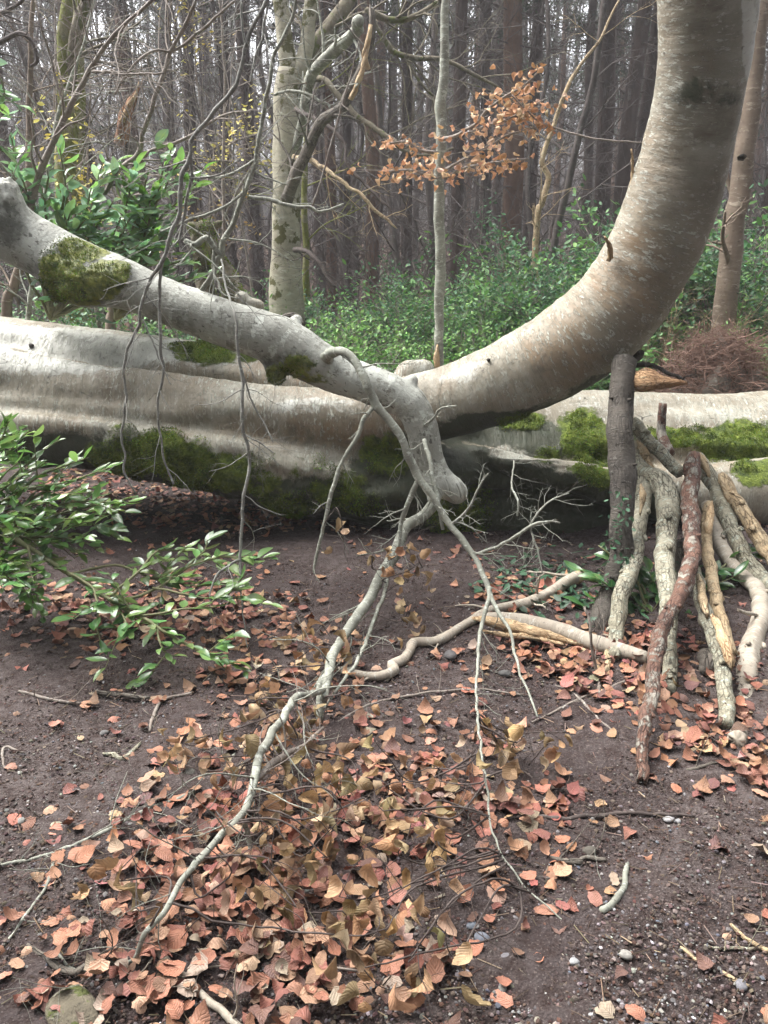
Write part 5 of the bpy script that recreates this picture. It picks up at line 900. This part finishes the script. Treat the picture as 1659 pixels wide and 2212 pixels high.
laurel('laurel_bush', 'laurel with a bright green leafy spray above the middle of the limb', (-1.2, 5.2, float(terrain(-1.2, 5.2))), shoots_px((250, 690, 5.2),
    [(370, 320, 4.8), (320, 370, 4.8), (440, 365, 4.9), (390, 345, 4.8), (350, 400, 4.8), (290, 380, 4.8), (340, 440, 4.8), (300, 460, 4.8), (420, 400, 4.9), (360, 500, 4.8), (400, 560, 4.9), (330, 530, 4.8), (260, 470, 4.8), (420, 600, 5.0), (370, 590, 5.0)], 1002, 4, -20), 1002, 12, .115, group='laurels left of the fallen trunk', cols=LCOL + [(.12, .27, .03), (.10, .24, .04)])
laurel('laurel_branch', 'few laurel leaves entering at the upper left edge', W(-60, 160, 4.2), [[(-80, 100, 4.2, 4), (-30, 140, 4.2, 3), (5, 170, 4.2, 2), (12, 215, 4.2, 1.2)], [(-70, 250, 4.2, 3), (-30, 290, 4.2, 2.5), (8, 330, 4.2, 1.5)], [(-70, 180, 4.2, 3), (-20, 200, 4.2, 2), (5, 240, 4.2, 1.5)]], 1003, 14, .10, group='laurels left of the fallen trunk')
laurel('laurel_bush', 'dense dark laurel at the left edge in front of the fallen trunk', G(-90, 1240), shoots_px((-120, 1215, 3.45),
    [(60, 930, 3.5), (20, 910, 3.4), (130, 950, 3.5), (190, 985, 3.4), (235, 1010, 3.3), (100, 1000, 3.4), (40, 1000, 3.3), (150, 1040, 3.3), (290, 1075, 3.4), (210, 1080, 3.3), (110, 1080, 3.2), (30, 1070, 3.2), (170, 1120, 3.2), (260, 1140, 3.3), (70, 1130, 3.15), (140, 1180, 3.15), (20, 1160, 3.1), (230, 1190, 3.2), (50, 1220, 3.0), (100, 1240, 3.0), (10, 1270, 2.9), (60, 1290, 2.95), (200, 1060, 3.5), (250, 1110, 3.5), (0, 960, 3.2), (90, 1320, 2.9)], 1004, 4, -25), 1004, 12, .086, group='laurels left of the fallen trunk', cols=LGRN)
laurel('laurel_branch', 'broken laurel branch lying toward the path with leaves drooping', G(50, 1190), [[(0, 1135, 3.25, 6), (60, 1180, 3.18, 6), (140, 1235, 3.1, 5.5), (230, 1290, 3.0, 5), (290, 1325, 2.93, 4.5), (360, 1370, 2.85, 4), (430, 1405, 2.78, 3), (500, 1432, 2.74, 2.5), (535, 1450, 2.72, 2)],
    [(250, 1300, 3.0, 4), (330, 1275, 3.1, 3.5), (400, 1230, 3.2, 3), (470, 1205, 3.25, 2.5), (550, 1215, 3.25, 2)], [(240, 1290, 3.0, 3.5), (290, 1240, 3.1, 3), (340, 1190, 3.2, 2.5), (400, 1190, 3.25, 2)], [(140, 1235, 3.1, 3.5), (200, 1270, 3.0, 3), (210, 1350, 2.85, 2), (215, 1390, 2.8, 1.5)], [(60, 1180, 3.15, 3), (80, 1270, 3.0, 3), (95, 1340, 2.9, 2)],
    [(300, 1330, 2.93, 3), (380, 1320, 2.95, 2.5), (470, 1310, 2.98, 2)], [(340, 1360, 2.86, 3), (350, 1400, 2.78, 2), (375, 1430, 2.74, 1.5)], [(150, 1240, 3.1, 3), (250, 1220, 3.2, 3), (330, 1250, 3.2, 2.5), (440, 1265, 3.15, 2), (520, 1260, 3.12, 1.5)], [(200, 1270, 3.05, 3), (260, 1320, 2.92, 2.5), (280, 1380, 2.8, 1.5)], [(400, 1230, 3.2, 2), (440, 1190, 3.3, 1.6), (450, 1165, 3.32, 1.2)], [(330, 1270, 3.1, 3), (400, 1285, 3.05, 2.5), (480, 1290, 3.05, 2), (530, 1240, 3.15, 1.5)]], 1005, 15, .085, group='laurels left of the fallen trunk', cols=[(.09, .19, .06), (.13, .24, .07), (.07, .16, .05), (.17, .27, .09)])
laurel('young_laurel', 'young dark laurel growing between the leaning sticks and the trunk', G(1430, 1420), shoots_px((1430, 1400, 3.35), [(1290, 1180, 3.6), (1250, 1230, 3.6), (1280, 1245, 3.5), (1390, 1310, 3.35), (1420, 1340, 3.3), (1400, 1230, 3.6), (1530, 1370, 3.2), (1490, 1330, 3.4), (1560, 1250, 3.7), (1600, 1260, 3.7), (1620, 1180, 3.8), (1500, 1420, 3.05), (1470, 1470, 2.85), (1480, 1200, 3.8), (1600, 1330, 3.6), (1390, 1390, 3.2), (1340, 1200, 3.6), (1290, 1300, 3.4)], 1006), 1006, 14, .10, cols=[(.03, .09, .03), (.045, .12, .04), (.07, .17, .05)])
# ivy and low leaves on the ground by the dark sapling
mb = MB(); q = rs; n = 260; px_ = q.normal(1200, 90, n); py_ = 1255 + q.normal(size=n) * 40 + (px_ - 1200) * .15; pos = np.array([G(a, b, .02) for a, b in zip(px_, py_)])
scatter(mb, [leaf_template(3, 2, 'small', .1, .2, 3)], pos, q.uniform(0, 6.28, n), q.uniform(-.2, .5, n), q.normal(size=n) * .3, q.uniform(.03, .07, n), palette(n, [(.035, .09, .045), (.05, .12, .06), (.03, .07, .035)], .2))
o = mb.build('ivy', M['leaf'], None); tag(o, kind='stuff'); 
mb = MB(); n = 90; pts_ = [(1335 + q.normal() * 16, y_) for y_ in q.uniform(1060, 1330, n)]; pos = np.array([W(a, b, 3.36 + (1330 - b) / 270 * .2) for a, b in pts_]); scatter(mb, [leaf_template(3, 2, 'small', .1, .2, 3)], pos, q.uniform(0, 6.28, n), q.uniform(-1.2, .2, n), q.normal(size=n) * .5, q.uniform(.02, .04, n), palette(n, [(.035, .09, .045), (.05, .12, .06)], .2)); relparent(mb, 'climbing_ivy', M['leaf'], post)
# pale bare bush
q = np.random.default_rng(15); c0 = W(1455, 760, 7.0); bb = empty('bare_bush', (c0[0], 7.0, float(terrain(c0[0], 7))), 'pale bare twiggy bush between the curved limb and the brush pile', 'bare bush'); mb = MB()
for k in range(34): grow(mb, (c0[0] + q.normal() * .1, 7.0 + q.normal() * .1, float(terrain(c0[0], 7))), np.array([q.normal() * .45, q.normal() * .3, 1.]), q.uniform(.9, 1.35), .005, 2, int(q.integers(1e9)), -.02, .2, 6, 4, .4)
relparent(mb, 'twigs', M['stick_tan'], bb)
# yellow-leaved saplings
for i, (x, y, Y, lab, sp, cnt) in enumerate([(500, 300, 9.2, 'sapling with small yellow leaves left of the standing beech', (75, 38), 260), (130, 290, 6.8, 'sapling with lemon yellow leaves above the laurels', (60, 45), 70), (420, 90, 11.0, 'sapling with dull yellow leaves high behind the hanging branches', (40, 50), 140), (200, 420, 8.0, 'pale yellow leaved sapling deep in the laurels', (60, 70), 200), (460, 500, 9.5, 'low ochre leaved sapling near the mossy snag', (70, 25), 120)]):
    c = W(x, y, Y); gz = float(terrain(c[0], Y)); ys_ = empty('yellow_sapling', (c[0] + .2, Y, gz), lab, 'sapling', 'saplings with yellow leaves'); mb = MB(); q = np.random.default_rng(40 + i)
    P, _ = tube(mb, [(c[0] + .2, Y, gz), (c[0] + .15, Y, gz + (c[2] - gz) * .5), c, c + [.1, 0, 1.0]], [.02, .016, .010, .004], 6, .2, .03); pos = []
    for k in range(14):
        e = W(x + q.normal() * sp[0], y + q.normal() * sp[1], Y + q.normal() * .3); s = P[int(q.uniform(.5, .9) * len(P))]; Q, _r = tube(mb, [s, (s + e) / 2 + q.normal(size=3) * .06, e], [.006, .004, .002], 4, .1, .02)
        for j in range(cnt // 14): pos.append(Q[int(q.uniform(.4, .99) * len(Q))] + q.normal(size=3) * .07)
    relparent(mb, 'stems', M['twig'], ys_); n = len(pos); mb = MB(); scatter(mb, [leaf_template(3, 2, 'small', .2, .2, 1)], pos, q.uniform(0, 6.28, n), q.uniform(-.8, .5, n), q.normal(size=n) * .6, q.uniform(.04, .065, n), palette(n, [(.50, .42, .07), (.42, .36, .09), (.55, .50, .14)] if i != 4 else [(.30, .20, .05)], .15)); relparent(mb, 'leaves', M['leaf'], ys_)

# ================================================================== THE WOOD BEHIND
def conifer(seed, mat):
    q = np.random.default_rng(seed); root = empty('conifer', (0, 0, 0), 'x', 'conifer'); mb = MB(); H = 17.0
    P = [(q.normal() * .04 * k, q.normal() * .04 * k, H * k / 6) for k in range(7)]; P[0] = (0, 0, -.1); P, r = tube(mb, P, np.linspace(.15, .05, 7), 10, .5, .015, .07, seed); mb.build('trunk', mat, root)
    mb = MB(); z = .9; mc = MB(); A = []; Bv = []; Cc = []
    while z < H - .5:
        i = int(np.argmin(np.abs(P[:, 2] - z))); a0 = q.uniform(0, 6.28)
        for k in range(int(q.integers(3, 6))):
            if q.random() < .25 and z < 4: continue
            a = a0 + k * 1.35 + q.normal() * .3; up = -.12 if z < 7 else .05; L = q.uniform(.5, 1.5) * (1 if z < 10 else (H - z) / 5)
            d = np.array([math.cos(a), math.sin(a), up + q.normal() * .12]); p = P[i].copy(); p[2] = z
            tips = grow(mb, p, d, L, .014, 1 if z < 9 else 0, int(q.integers(1e9)), -.03, .15, 7, 3, .45, ang=.9)
            if z > 5.0 and q.random() < (z - 4.0) / 5:
                for j in range(46):
                    c = p + d / np.linalg.norm(d) * L * q.uniform(.35, 1.05) + q.normal(size=3) * [.16, .16, .07]; e = q.normal(size=3) * .15 + [0, 0, -.04]; s = q.normal(size=3) * .014
                    A.append(c + s); Bv.append(c - s); Cc.append(c + e)
        z += q.uniform(.28, .45)
    mb.build('crown', M['darktwig'], root)
    T = np.stack([A, Bv, Cc], 1).reshape(-1, 3); mc.add(T, None, np.arange(len(T)).reshape(-1, 3), None, np.repeat(palette(len(A), [(.035, .05, .028), (.05, .065, .035), (.06, .06, .045)], .2), 3, 0)); mc.build('needle_sprays', M['needles'], root, smooth=False)
    return root
con = [conifer(1100 + k, M['conifer'] if k != 1 else M['conifer_red']) for k in range(4)]
def bare(seed):
    q = np.random.default_rng(seed); root = empty('bare_tree', (0, 0, 0), 'x', 'tree'); mb = MB(); H = 8.5; P = [(0, 0, -.1)]
    for k in range(1, 8): P.append((P[-1][0] + q.normal() * .14, P[-1][1] + q.normal() * .14, H * k / 7))
    P, r = tube(mb, P, np.linspace(.045, .012, 8), 7, .3, .03, .1, seed); mb.build('trunk', M['twigbg'], root); mb = MB()
    for k in range(26): i = int((.08 + .9 * q.random()) * (len(P) - 1)); d = np.array([q.normal(), q.normal(), .6]); grow(mb, P[i], d, q.uniform(.6, 2.0), r[i] * .35, 2, int(q.integers(1e9)), .03, .25, 5, 3, .5)
    mb.build('crown', M['twigbg'], root); return root
M['twigbg'] = mat_bark('underwood_bark', (.06, .05, .046), (.10, .084, .077), (.15, .14, .128), .2, 1.0, (.05, .04, .035), .9, 2.0, .003)
bar = [bare(1200 + k) for k in range(4)]
used = set()
def put(protos, k, x, Y, sc, label, group, cat, tilt=0):
    key = (id(protos), k); o = protos[k] if key not in used else copy_tree(protos[k]); used.add(key)
    o.location = (x, Y, float(terrain(x, Y))); o.scale = (sc, sc, 1.0 + q.uniform(-.08, .1)); o.rotation_euler = (q.normal() * tilt, q.normal() * tilt, q.uniform(0, 6.28)); tag(o, label, cat, group); return o
q = np.random.default_rng(99)
def fx(px, Y): return float(W(px, 600, Y)[0])
NAMED = [(1335, 13, 3, 1.05, 'dark straight conifer, left one of the pair beside the curved limb'), (1372, 13.5, 0, 1.0, 'dark straight conifer, right one of the pair beside the curved limb'), (1093, 13, 1, 1.35, 'thick reddish conifer trunk behind the orange leaves'), (800, 12.5, 1, .85, 'reddish conifer trunk between the beech and the slim tree'),
    (1140, 17, 2, 1.1, 'grey brown conifer just right of the thick reddish one'), (1037, 17, 0, 1.0, 'slim dark conifer left of the thick reddish one'), (1062, 20, 3, 1.0, 'narrow conifer pressed close to the thick reddish one'), (985, 12, 2, .8, 'slim dark conifer just right of the pale slim tree'), (880, 15, 0, .9, 'dark conifer left of the pale slim tree'), (750, 15, 3, .9, 'conifer above the broken tan branch'), (715, 13.5, 1, .75, 'slim reddish conifer right of the standing beech'),
    (560, 14, 2, .9, 'dark conifer left of the standing beech'), (505, 16, 0, 1.0, 'dark conifer behind the yellow leaved sapling'), (430, 13, 3, .8, 'slim conifer left of the upright shoots'), (1425, 19, 1, 1.0, 'conifer glimpsed beside the curved limb'), (1642, 12, 2, 1.1, 'conifer at the right edge behind the reddish tree'), (205, 12, 0, 1.1, 'dark conifer right of the mossy forked trees'), (40, 14, 3, 1.0, 'dark conifer at the far left')]
for (x, Y, k, s, lab) in NAMED: put(con, k, fx(x, Y), Y, s * .8, lab, 'conifers of the wood behind', 'conifer', .006)
n_ = 0; tries = 0; placed = [(fx(a, b), b) for a, b, *_ in NAMED]
while n_ < 116 and tries < 6000:
    tries += 1; Y = 13.5 + 36 * q.random() ** .9; x = q.uniform(-1, 1) * (Y * .56 + 3.5)
    if any((x - a) ** 2 + (Y - b) ** 2 < 1.0 for a, b in placed): continue
    placed.append((x, Y)); n_ += 1
    ppx = project([x, Y, 1.5])[0]; side = 'left' if ppx < 560 else 'middle' if ppx < 1150 else 'right'; dep = 'near rows' if Y < 22 else 'middle rows' if Y < 34 else 'far rows'
    put(con, int(q.integers(4)), x, Y, q.uniform(.5, 1.0), f'dark dead-branched conifer in the {dep} of the wood, {side} part', 'conifers of the wood behind', 'conifer', .012)
n_ = 0
for _ in range(92):
    Y = 9.3 + 20 * q.random() ** 1.3; x = q.uniform(-1, 1) * (Y * .5 + 1); ppx = project([x, Y, 1.5])[0]; side = 'left' if ppx < 560 else 'middle' if ppx < 1150 else 'right'
    put(bar, int(q.integers(4)), x, Y, q.uniform(.6, 1.2), f'thin bare grey brown tree among the {"front" if Y < 17 else "back"} conifers, {side} part', 'thin bare trees of the wood', 'tree', .06)
# the far edge of the wood, one mass
mb = MB(); q = np.random.default_rng(33)
for k in range(260):
    Y = q.uniform(48, 78); x = q.uniform(-1, 1) * (Y * .55 + 3); z = float(terrain(x, Y)); H = q.uniform(10, 20); tube(mb, [(x, Y, z), (x + q.normal() * .3, Y, z + H / 2), (x + q.normal() * .5, Y, z + H)], [.13, .09, .03], 4, 3)
N_ = 85000; Yv = q.uniform(48, 80, N_); xv = q.uniform(-1, 1, N_) * (Yv * .55 + 3); zv = terrain(xv, Yv) + 9 * q.random(N_) ** 2.0; c = np.stack([xv, Yv, zv], 1); d = q.normal(size=(N_, 3)) * [.9, .9, .6]; s = np.cross(d, [0, 1., 0]); s /= np.linalg.norm(s, axis=1)[:, None] + 1e-6; s *= .022
mb.add(np.stack([c - s, c + s, c + d], 1).reshape(-1, 3), None, np.arange(N_ * 3).reshape(-1, 3)); tag(mb.build('distant_wood', M['twigbg'], None, smooth=False), kind='stuff')
# underwood litter of thin dead stems
mb = MB()
for k in range(2600):
    Y = 9 + 32 * q.random() ** .8; x = q.uniform(-1, 1) * (Y * .5 + 1); z = float(terrain(x, Y)); d = np.array([q.normal() * .35, q.normal() * .35, 1.0]); grow(mb, (x, Y, z), d, q.uniform(.6, 2.6), q.uniform(.004, .009), 1, int(q.integers(1e9)), 0, .2, 5, 3, .5)
tag(mb.build('underwood', M['twigbg'], None), kind='stuff')

# ================================================================== LEAF LITTER, GRAVEL, CRUMBS
DR = [(850, 1650, 300, 90, .4), (640, 1480, 200, 70, .35), (560, 2000, 330, 210, 1.0), (450, 1850, 300, 130, .95), (760, 1850, 260, 160, .85), (300, 2150, 260, 110, 1.0), (950, 1780, 220, 130, .6), (1080, 1900, 200, 110, .55), (640, 2190, 260, 100, .9), (900, 1720, 240, 90, .6), (1100, 1760, 150, 70, .7), (1030, 2020, 130, 60, .35),
      (1230, 1450, 120, 60, .95), (1180, 1390, 110, 50, .8), (1420, 1500, 130, 45, .9), (1560, 1600, 130, 55, .95), (1640, 1660, 90, 60, 1.0), (1360, 1400, 160, 60, .7), (1150, 1300, 120, 40, .5), (250, 1330, 260, 60, .85), (430, 1320, 180, 70, .7), (560, 1400, 160, 80, .5), (480, 1460, 150, 60, .4), (330, 1105, 200, 30, 1.0), (520, 1125, 170, 26, .8), (450, 1600, 130, 60, .35), (660, 1600, 180, 110, .35), (900, 1560, 200, 110, .28), (150, 2080, 160, 130, .5), (150, 1780, 150, 120, .12), (830, 2080, 200, 120, .55), (500, 1690, 200, 80, .45), (1000, 1480, 120, 80, .2), (1130, 1280, 160, 40, .45), (1500, 1450, 180, 60, .5)]
def dens(px, py, base=.035):
    m = np.full(np.shape(px), base)
    for (x, y, a, b, w) in DR: m = np.maximum(m, w * np.exp(-(((px - x) / a) ** 2 + ((py - y) / b) ** 2) ** 1.3))
    return m
q = np.random.default_rng(2024); N_ = 52000
x = q.uniform(-2.4, 2.4, N_); y = 1.0 + 5.8 * q.random(N_); px, py = project(np.stack([x, y, terrain(x, y)], 1)); d = dens(px, py) * (1 + .5 * noise3(x * 4, y * 4, 0, 8)); d = np.where(y > 4.75, .42, d)
ok = (q.random(N_) < d * .66) & (np.abs(px - CX) < 1050); x, y, px, py, d = x[ok], y[ok], px[ok], py[ok], d[ok]; n = len(x)
z = terrain(x, y) + .008 + q.random(n) * .035 * np.clip(d, 0, 1) ** 2
BT = [leaf_template(7, 4, 'beech', c, f, s, ro) for s, (c, f, ro) in enumerate([(.5, .15, .5), (-.6, .2, .6), (.9, .3, .8), (.3, .1, .2), (-.3, -.2, .5), (1.3, .35, 1.2), (-1.2, .3, 1.0), (.7, -.25, .8), (1.8, .3, 1.5), (.2, .05, .1)])]
LC = [(.32, .145, .09), (.37, .20, .125), (.26, .105, .078), (.40, .25, .155), (.23, .10, .082), (.30, .155, .10), (.42, .30, .20), (.15, .085, .07), (.24, .145, .095), (.34, .28, .21)]
LCW = [.17, .17, .15, .11, .11, .12, .05, .06, .04, .02]
yaw = q.uniform(0, 6.28, n); tl = .11 + .23 * np.clip(d, 0, 1); pit = q.normal(size=n) * tl; rol = q.normal(size=n) * tl + (q.random(n) < .4) * math.pi; size = .028 + .042 * q.random(n) ** 1.1
rng = np.random.default_rng(5); col = palette(n, LC, .2, LCW) * [.90, .87, .86]
order = np.argsort(y); shown = np.array([i for i in order if -30 < px[i] < 1690 and py[i] < 2240][:300]); rest = np.setdiff1d(np.arange(n), shown)
mb = MB(); scatter(mb, BT, np.stack([x, y, z], 1)[rest], yaw[rest], pit[rest], rol[rest], size[rest], col[rest]); tag(mb.build('leaf_litter', M['litter'], None), kind='stuff')
vm = []
for k in range(20):
    mb = MB(); V, qq, TS = BT[k % 10]; tc = TS.copy(); tc[:, 2] = k / 20; mb.add(V, qq, None, tc, palette(1, [LC[(k * 7) % 10]], .1)[0] * [.90, .87, .86]); o = mb.build('fallen_leaf', M['litter'], None); vm.append((o, LC[(k * 7) % 10]))
CN = ['red brown', 'orange brown', 'dark red brown', 'light orange', 'dull maroon', 'russet', 'pale tan', 'dark purple brown', 'brown', 'bleached beige']
used_v = set()
for i in shown:
    k = int(q.integers(20)); o = vm[k][0]
    if k in used_v: o = o.copy(); COL.objects.link(o)
    used_v.add(k); o.location = (x[i], y[i], z[i] + .004); Rm = rotmats(yaw[i:i + 1], pit[i:i + 1], rol[i:i + 1])[0]
    from mathutils import Matrix
    o.rotation_euler = Matrix(Rm.tolist()).to_euler(); o.scale = (size[i],) * 3
    ps, pyy = px[i], py[i]; hz = 'left' if ps < 550 else 'centre' if ps < 1100 else 'right'; vt = 'bottom edge' if pyy > 2110 else 'low down' if pyy > 1990 else 'mid drift' if pyy > 1850 else 'by the path'
    cn = CN[(k * 7) % 10]; sh = 'curled' if (k % 10) in (2, 5, 6, 8) else 'flat'; dn_ = 'in dense drift' if d[i] > .45 else 'on bare soil'
    tag(o, f'{sh} {cn} beech leaf {dn_}, {vt}, {hz}', 'dead leaf', 'fallen leaves nearest the viewer')
for k in range(20):
    if k not in used_v: bpy.data.objects.remove(vm[k][0])
# leaves and brown crumbs under the far forest
N_ = 9000; xx = q.uniform(-1, 1, N_) * 9; yy = q.uniform(5.6, 16, N_); mb = MB(); scatter(mb, [leaf_template(2, 2, 'small', .3, .3, s) for s in range(3)], np.stack([xx, yy, terrain(xx, yy) + .015], 1), q.uniform(0, 6.28, N_), q.normal(size=N_) * .3, q.normal(size=N_) * .3, q.uniform(.05, .09, N_), palette(N_, LC, .15, LCW) * .8); tag(mb.build('forest_floor_litter', M['tint'], None), kind='stuff')
# gravel
ico = np.array([(0, 0, 1), (.894, 0, .447), (.276, .851, .447), (-.724, .526, .447), (-.724, -.526, .447), (.276, -.851, .447), (.724, .526, -.447), (-.276, .851, -.447), (-.894, 0, -.447), (-.276, -.851, -.447), (.724, -.526, -.447), (0, 0, -1)])
icf = np.array([(0, 1, 2), (0, 2, 3), (0, 3, 4), (0, 4, 5), (0, 5, 1), (1, 6, 2), (2, 7, 3), (3, 8, 4), (4, 9, 5), (5, 10, 1), (1, 10, 6), (2, 6, 7), (3, 7, 8), (4, 8, 9), (5, 9, 10), (6, 11, 7), (7, 11, 8), (8, 11, 9), (9, 11, 10), (10, 11, 6)])
def stones(name, x, y, s, cols, flat=.6, mat='tint', label=None, smooth=False, up=.15):
    n = len(x); V = ico[None] * (1 + .25 * q.normal(size=(n, 12, 1)).clip(-1, 1)) * s[:, None, None] * np.stack([q.uniform(.7, 1.2, n), q.uniform(.7, 1.2, n), q.uniform(flat * .6, flat * 1.1, n)], 1)[:, None]
    M_ = rotmats(q.uniform(0, 6.28, n), q.normal(size=n) * .2, q.normal(size=n) * .2); V = np.einsum('nij,nvj->nvi', M_, V); V += np.stack([x, y, terrain(x, y) + s * up + .003], 1)[:, None]
    F = (icf[None] + (np.arange(n) * 12)[:, None, None]).reshape(-1, 3); mb = MB(); mb.add(V.reshape(-1, 3), None, F, None, np.repeat(cols, 12, 0)); return tag(mb.build(name, M[mat], None, smooth=smooth), kind='stuff')
GC = [(.11, .10, .10), (.17, .16, .155), (.24, .23, .22), (.08, .07, .07), (.15, .12, .11), (.32, .31, .30), (.20, .16, .14), (.10, .11, .13)]
def gravdens(px, py):
    m = np.full(np.shape(px), .22)
    for (a, b, c, e, w) in [(1350, 2050, 330, 130, 1), (1000, 2080, 250, 130, .9), (120, 1750, 220, 250, .75), (1480, 1850, 250, 120, .6), (880, 1480, 260, 120, .5), (300, 1560, 260, 90, .5), (1250, 2180, 500, 90, 1)]: m = np.maximum(m, w * np.exp(-((px - a) / c) ** 2 - ((py - b) / e) ** 2))
    return m
N_ = 34000; y = 1.0 + 4.4 * q.random(N_) ** 1.6; x = q.uniform(-1, 1, N_) * (y * .56 + .1); px, py = project(np.stack([x, y, terrain(x, y)], 1)); ok = q.random(N_) < gravdens(px, py); x, y = x[ok], y[ok]
stones('gravel', x, y, .0018 + .0045 * q.random(len(x)) ** 2.5, palette(len(x), GC, .15, [.27, .2, .08, .2, .13, .03, .05, .04]))
N_ = 60000; y = 1.0 + 4.4 * q.random(N_) ** 1.5; x = q.uniform(-1, 1, N_) * (y * .56 + .1); stones('soil_crumbs', x, y, .0015 + .0055 * q.random(N_) ** 3, palette(N_, [(.055, .037, .032), (.08, .058, .05), (.04, .027, .025), (.10, .075, .065), (.07, .04, .03)], .2), .7)
# individual bigger stones
for i, (a, b, s, c, lab) in enumerate([(1443, 1772, .013, (.62, .6, .6), 'white rounded pebble by the long dark stick'), (1355+110, 1775, .009, (.5, .49, .5), 'second smaller white pebble by the long dark stick'), (45, 1777, .014, (.42, .41, .38), 'pale stone on soil at the far left'), (1040, 2030, .017, (.34, .36, .42), 'bluish grey pebble in the gravel low right'), (1018, 2000, .012, (.3, .33, .38), 'small bluish pebble in the gravel'), (410, 1670, .016, (.40, .38, .33), 'round pale stone among the dry leaves'), (1095, 2075, .016, (.40, .38, .40), 'lilac grey pebble low right'), (225, 1585, .013, (.30, .29, .28), 'flat grey pebble on soil at left'), (975, 1419, .028, (.18, .17, .17), 'flat dark stone on the path'), (1092, 1458, .022, (.17, .165, .16), 'dull grey stone right of the hanging lichened twig'), (1274, 1842, .018, (.20, .18, .15), 'brown grey stone beside the knobbly stick'), (1085, 2135, .010, (.55, .54, .5), 'pale stone near the bottom edge'), (1350, 2065, .014, (.55, .52, .47), 'cream coloured stone at the lower right'), (1240, 2080, .011, (.6, .6, .6), 'bright white chip low right'), (1600, 2130, .014, (.38, .37, .4), 'grey pebble in the lower right corner'), (160, 2190, .055, (.10, .10, .06), 'large mossy flat stone at the bottom left')]):
    g = G(a, b); V = ico * s; from_ = bpy.data.meshes.new('pebble'); 
    import bmesh
    bm = bmesh.new(); bmesh.ops.create_icosphere(bm, subdivisions=3, radius=s); 
    for v in bm.verts: v.co = Vector((v.co.x * 1.15, v.co.y * .9, v.co.z * (.28 if s > .05 else .55))) * (1 + .18 * float(noise3(v.co.x / s * 1.1, v.co.y / s * 1.1, v.co.z / s + i * 3, 5)))
    bm.to_mesh(from_); bm.free(); 
    for p in from_.polygons: p.use_smooth = True
    from_.attributes.new('tc', 'FLOAT_VECTOR', 'POINT').data.foreach_set('vector', np.array([tuple(v.co * 3) for v in from_.vertices], np.float32).ravel())
    at = from_.attributes.new('tint', 'FLOAT_COLOR', 'POINT'); nv = len(from_.vertices); cc = np.ones((nv, 4), np.float32); cc[:, :3] = .38 * np.array(c)[None] * (.8 + .4 * q.random((nv, 1))); at.data.foreach_set('color', cc.ravel()); from_.materials.append(M['tint'] if s < .05 else M['mossy'])
    o = bpy.data.objects.new('pebble', from_); COL.objects.link(o); o.location = (g[0], g[1], g[2] + s * .25); o.rotation_euler.z = i; tag(o, lab, 'stone', 'larger stones on the ground')
# straw-like debris
N_ = 2600; y = 1.0 + 4.2 * q.random(N_) ** 1.4; x = q.uniform(-1, 1, N_) * (y * .56 + .1); a = q.uniform(0, 6.28, N_); L = q.uniform(.006, .03, N_); w = q.uniform(.0006, .0015, N_); c = np.stack([x, y, terrain(x, y) + .009], 1); dv = np.stack([np.cos(a) * L, np.sin(a) * L, q.normal(size=N_) * .004], 1); sv = np.stack([-np.sin(a) * w, np.cos(a) * w, np.zeros(N_)], 1); uv = np.array([0, 0, 1.])[None] * w[:, None] * 1.5
V = np.stack([c - dv - sv, c - dv + sv, c - dv + uv, c + dv - sv, c + dv + sv, c + dv + uv], 1).reshape(-1, 3); b6 = (np.arange(N_) * 6)[:, None, None]
mb = MB(); mb.add(V, (np.array([(0, 3, 5, 2), (1, 2, 5, 4), (0, 1, 4, 3)])[None] + b6).reshape(-1, 4), None, None, np.repeat(palette(N_, [(.15, .11, .08), (.10, .07, .055), (.24, .19, .14), (.07, .05, .042)], .2), 6, 0)); tag(mb.build('twig_debris', M['tint'], None, smooth=False), kind='stuff')
# three lone orange leaves caught in twigs

# ================================================================== THE WOOD AROUND AND BEHIND THE VIEWER, UNSEEN, ADDED TO BLOCK FRONT SKY LIGHT
q = np.random.default_rng(71); mb = MB(); mc = MB(); A = []
for k in range(72):
    while True:
        x = q.uniform(-16, 16); y = q.uniform(-16, 9)
        if (y < -2.5 and math.hypot(x, y) > 3.5) or abs(x) > 4.5 + max(0, y) * .55: break
    z = float(terrain(x, y)); H = q.uniform(11, 17); tube(mb, [(x, y, z - .1), (x + q.normal() * .2, y, z + H / 2), (x + q.normal() * .4, y, z + H)], [.17, .12, .03], 8, 1.0, 0, .06, k)
    n = 260; t_ = q.random(n) ** .8; c_ = np.stack([x + q.normal(size=n) * 1.5 * (1.15 - t_), y + q.normal(size=n) * 1.5 * (1.15 - t_), z + 2.2 + (H - 2.2) * t_], 1); A.append(c_)
c_ = np.vstack(A); n = len(c_); d_ = q.normal(size=(n, 3)) * .42; e_ = q.normal(size=(n, 3)) * .30; mc.add(np.stack([c_, c_ + d_, c_ + e_], 1).reshape(-1, 3), None, np.arange(n * 3).reshape(-1, 3), None, (.045, .055, .035))
wb = mb.build('added_unseen_wood', M['conifer'], None); tag(wb, kind='stuff'); tag(mc.build('added_unseen_canopy', M['needles'], None, smooth=False), kind='stuff')

# haze in the wood
bpy.ops.mesh.primitive_cube_add(size=1, location=(0, 42, 12)); hz = bpy.context.object; hz.name = 'haze'; hz.scale = (190, 150, 50); hz['kind'] = 'stuff'
hm = bpy.data.materials.new('haze'); hm.use_nodes = True; hm.node_tree.nodes.clear(); ho = hm.node_tree.nodes.new('ShaderNodeOutputMaterial'); hv = hm.node_tree.nodes.new('ShaderNodeVolumePrincipled'); hv.inputs['Density'].default_value = .0032; hv.inputs['Color'].default_value = (.85, .85, .88, 1); hv.inputs['Anisotropy'].default_value = .3
hm.node_tree.links.new(hv.outputs[0], ho.inputs['Volume']); hz.data.materials.append(hm)
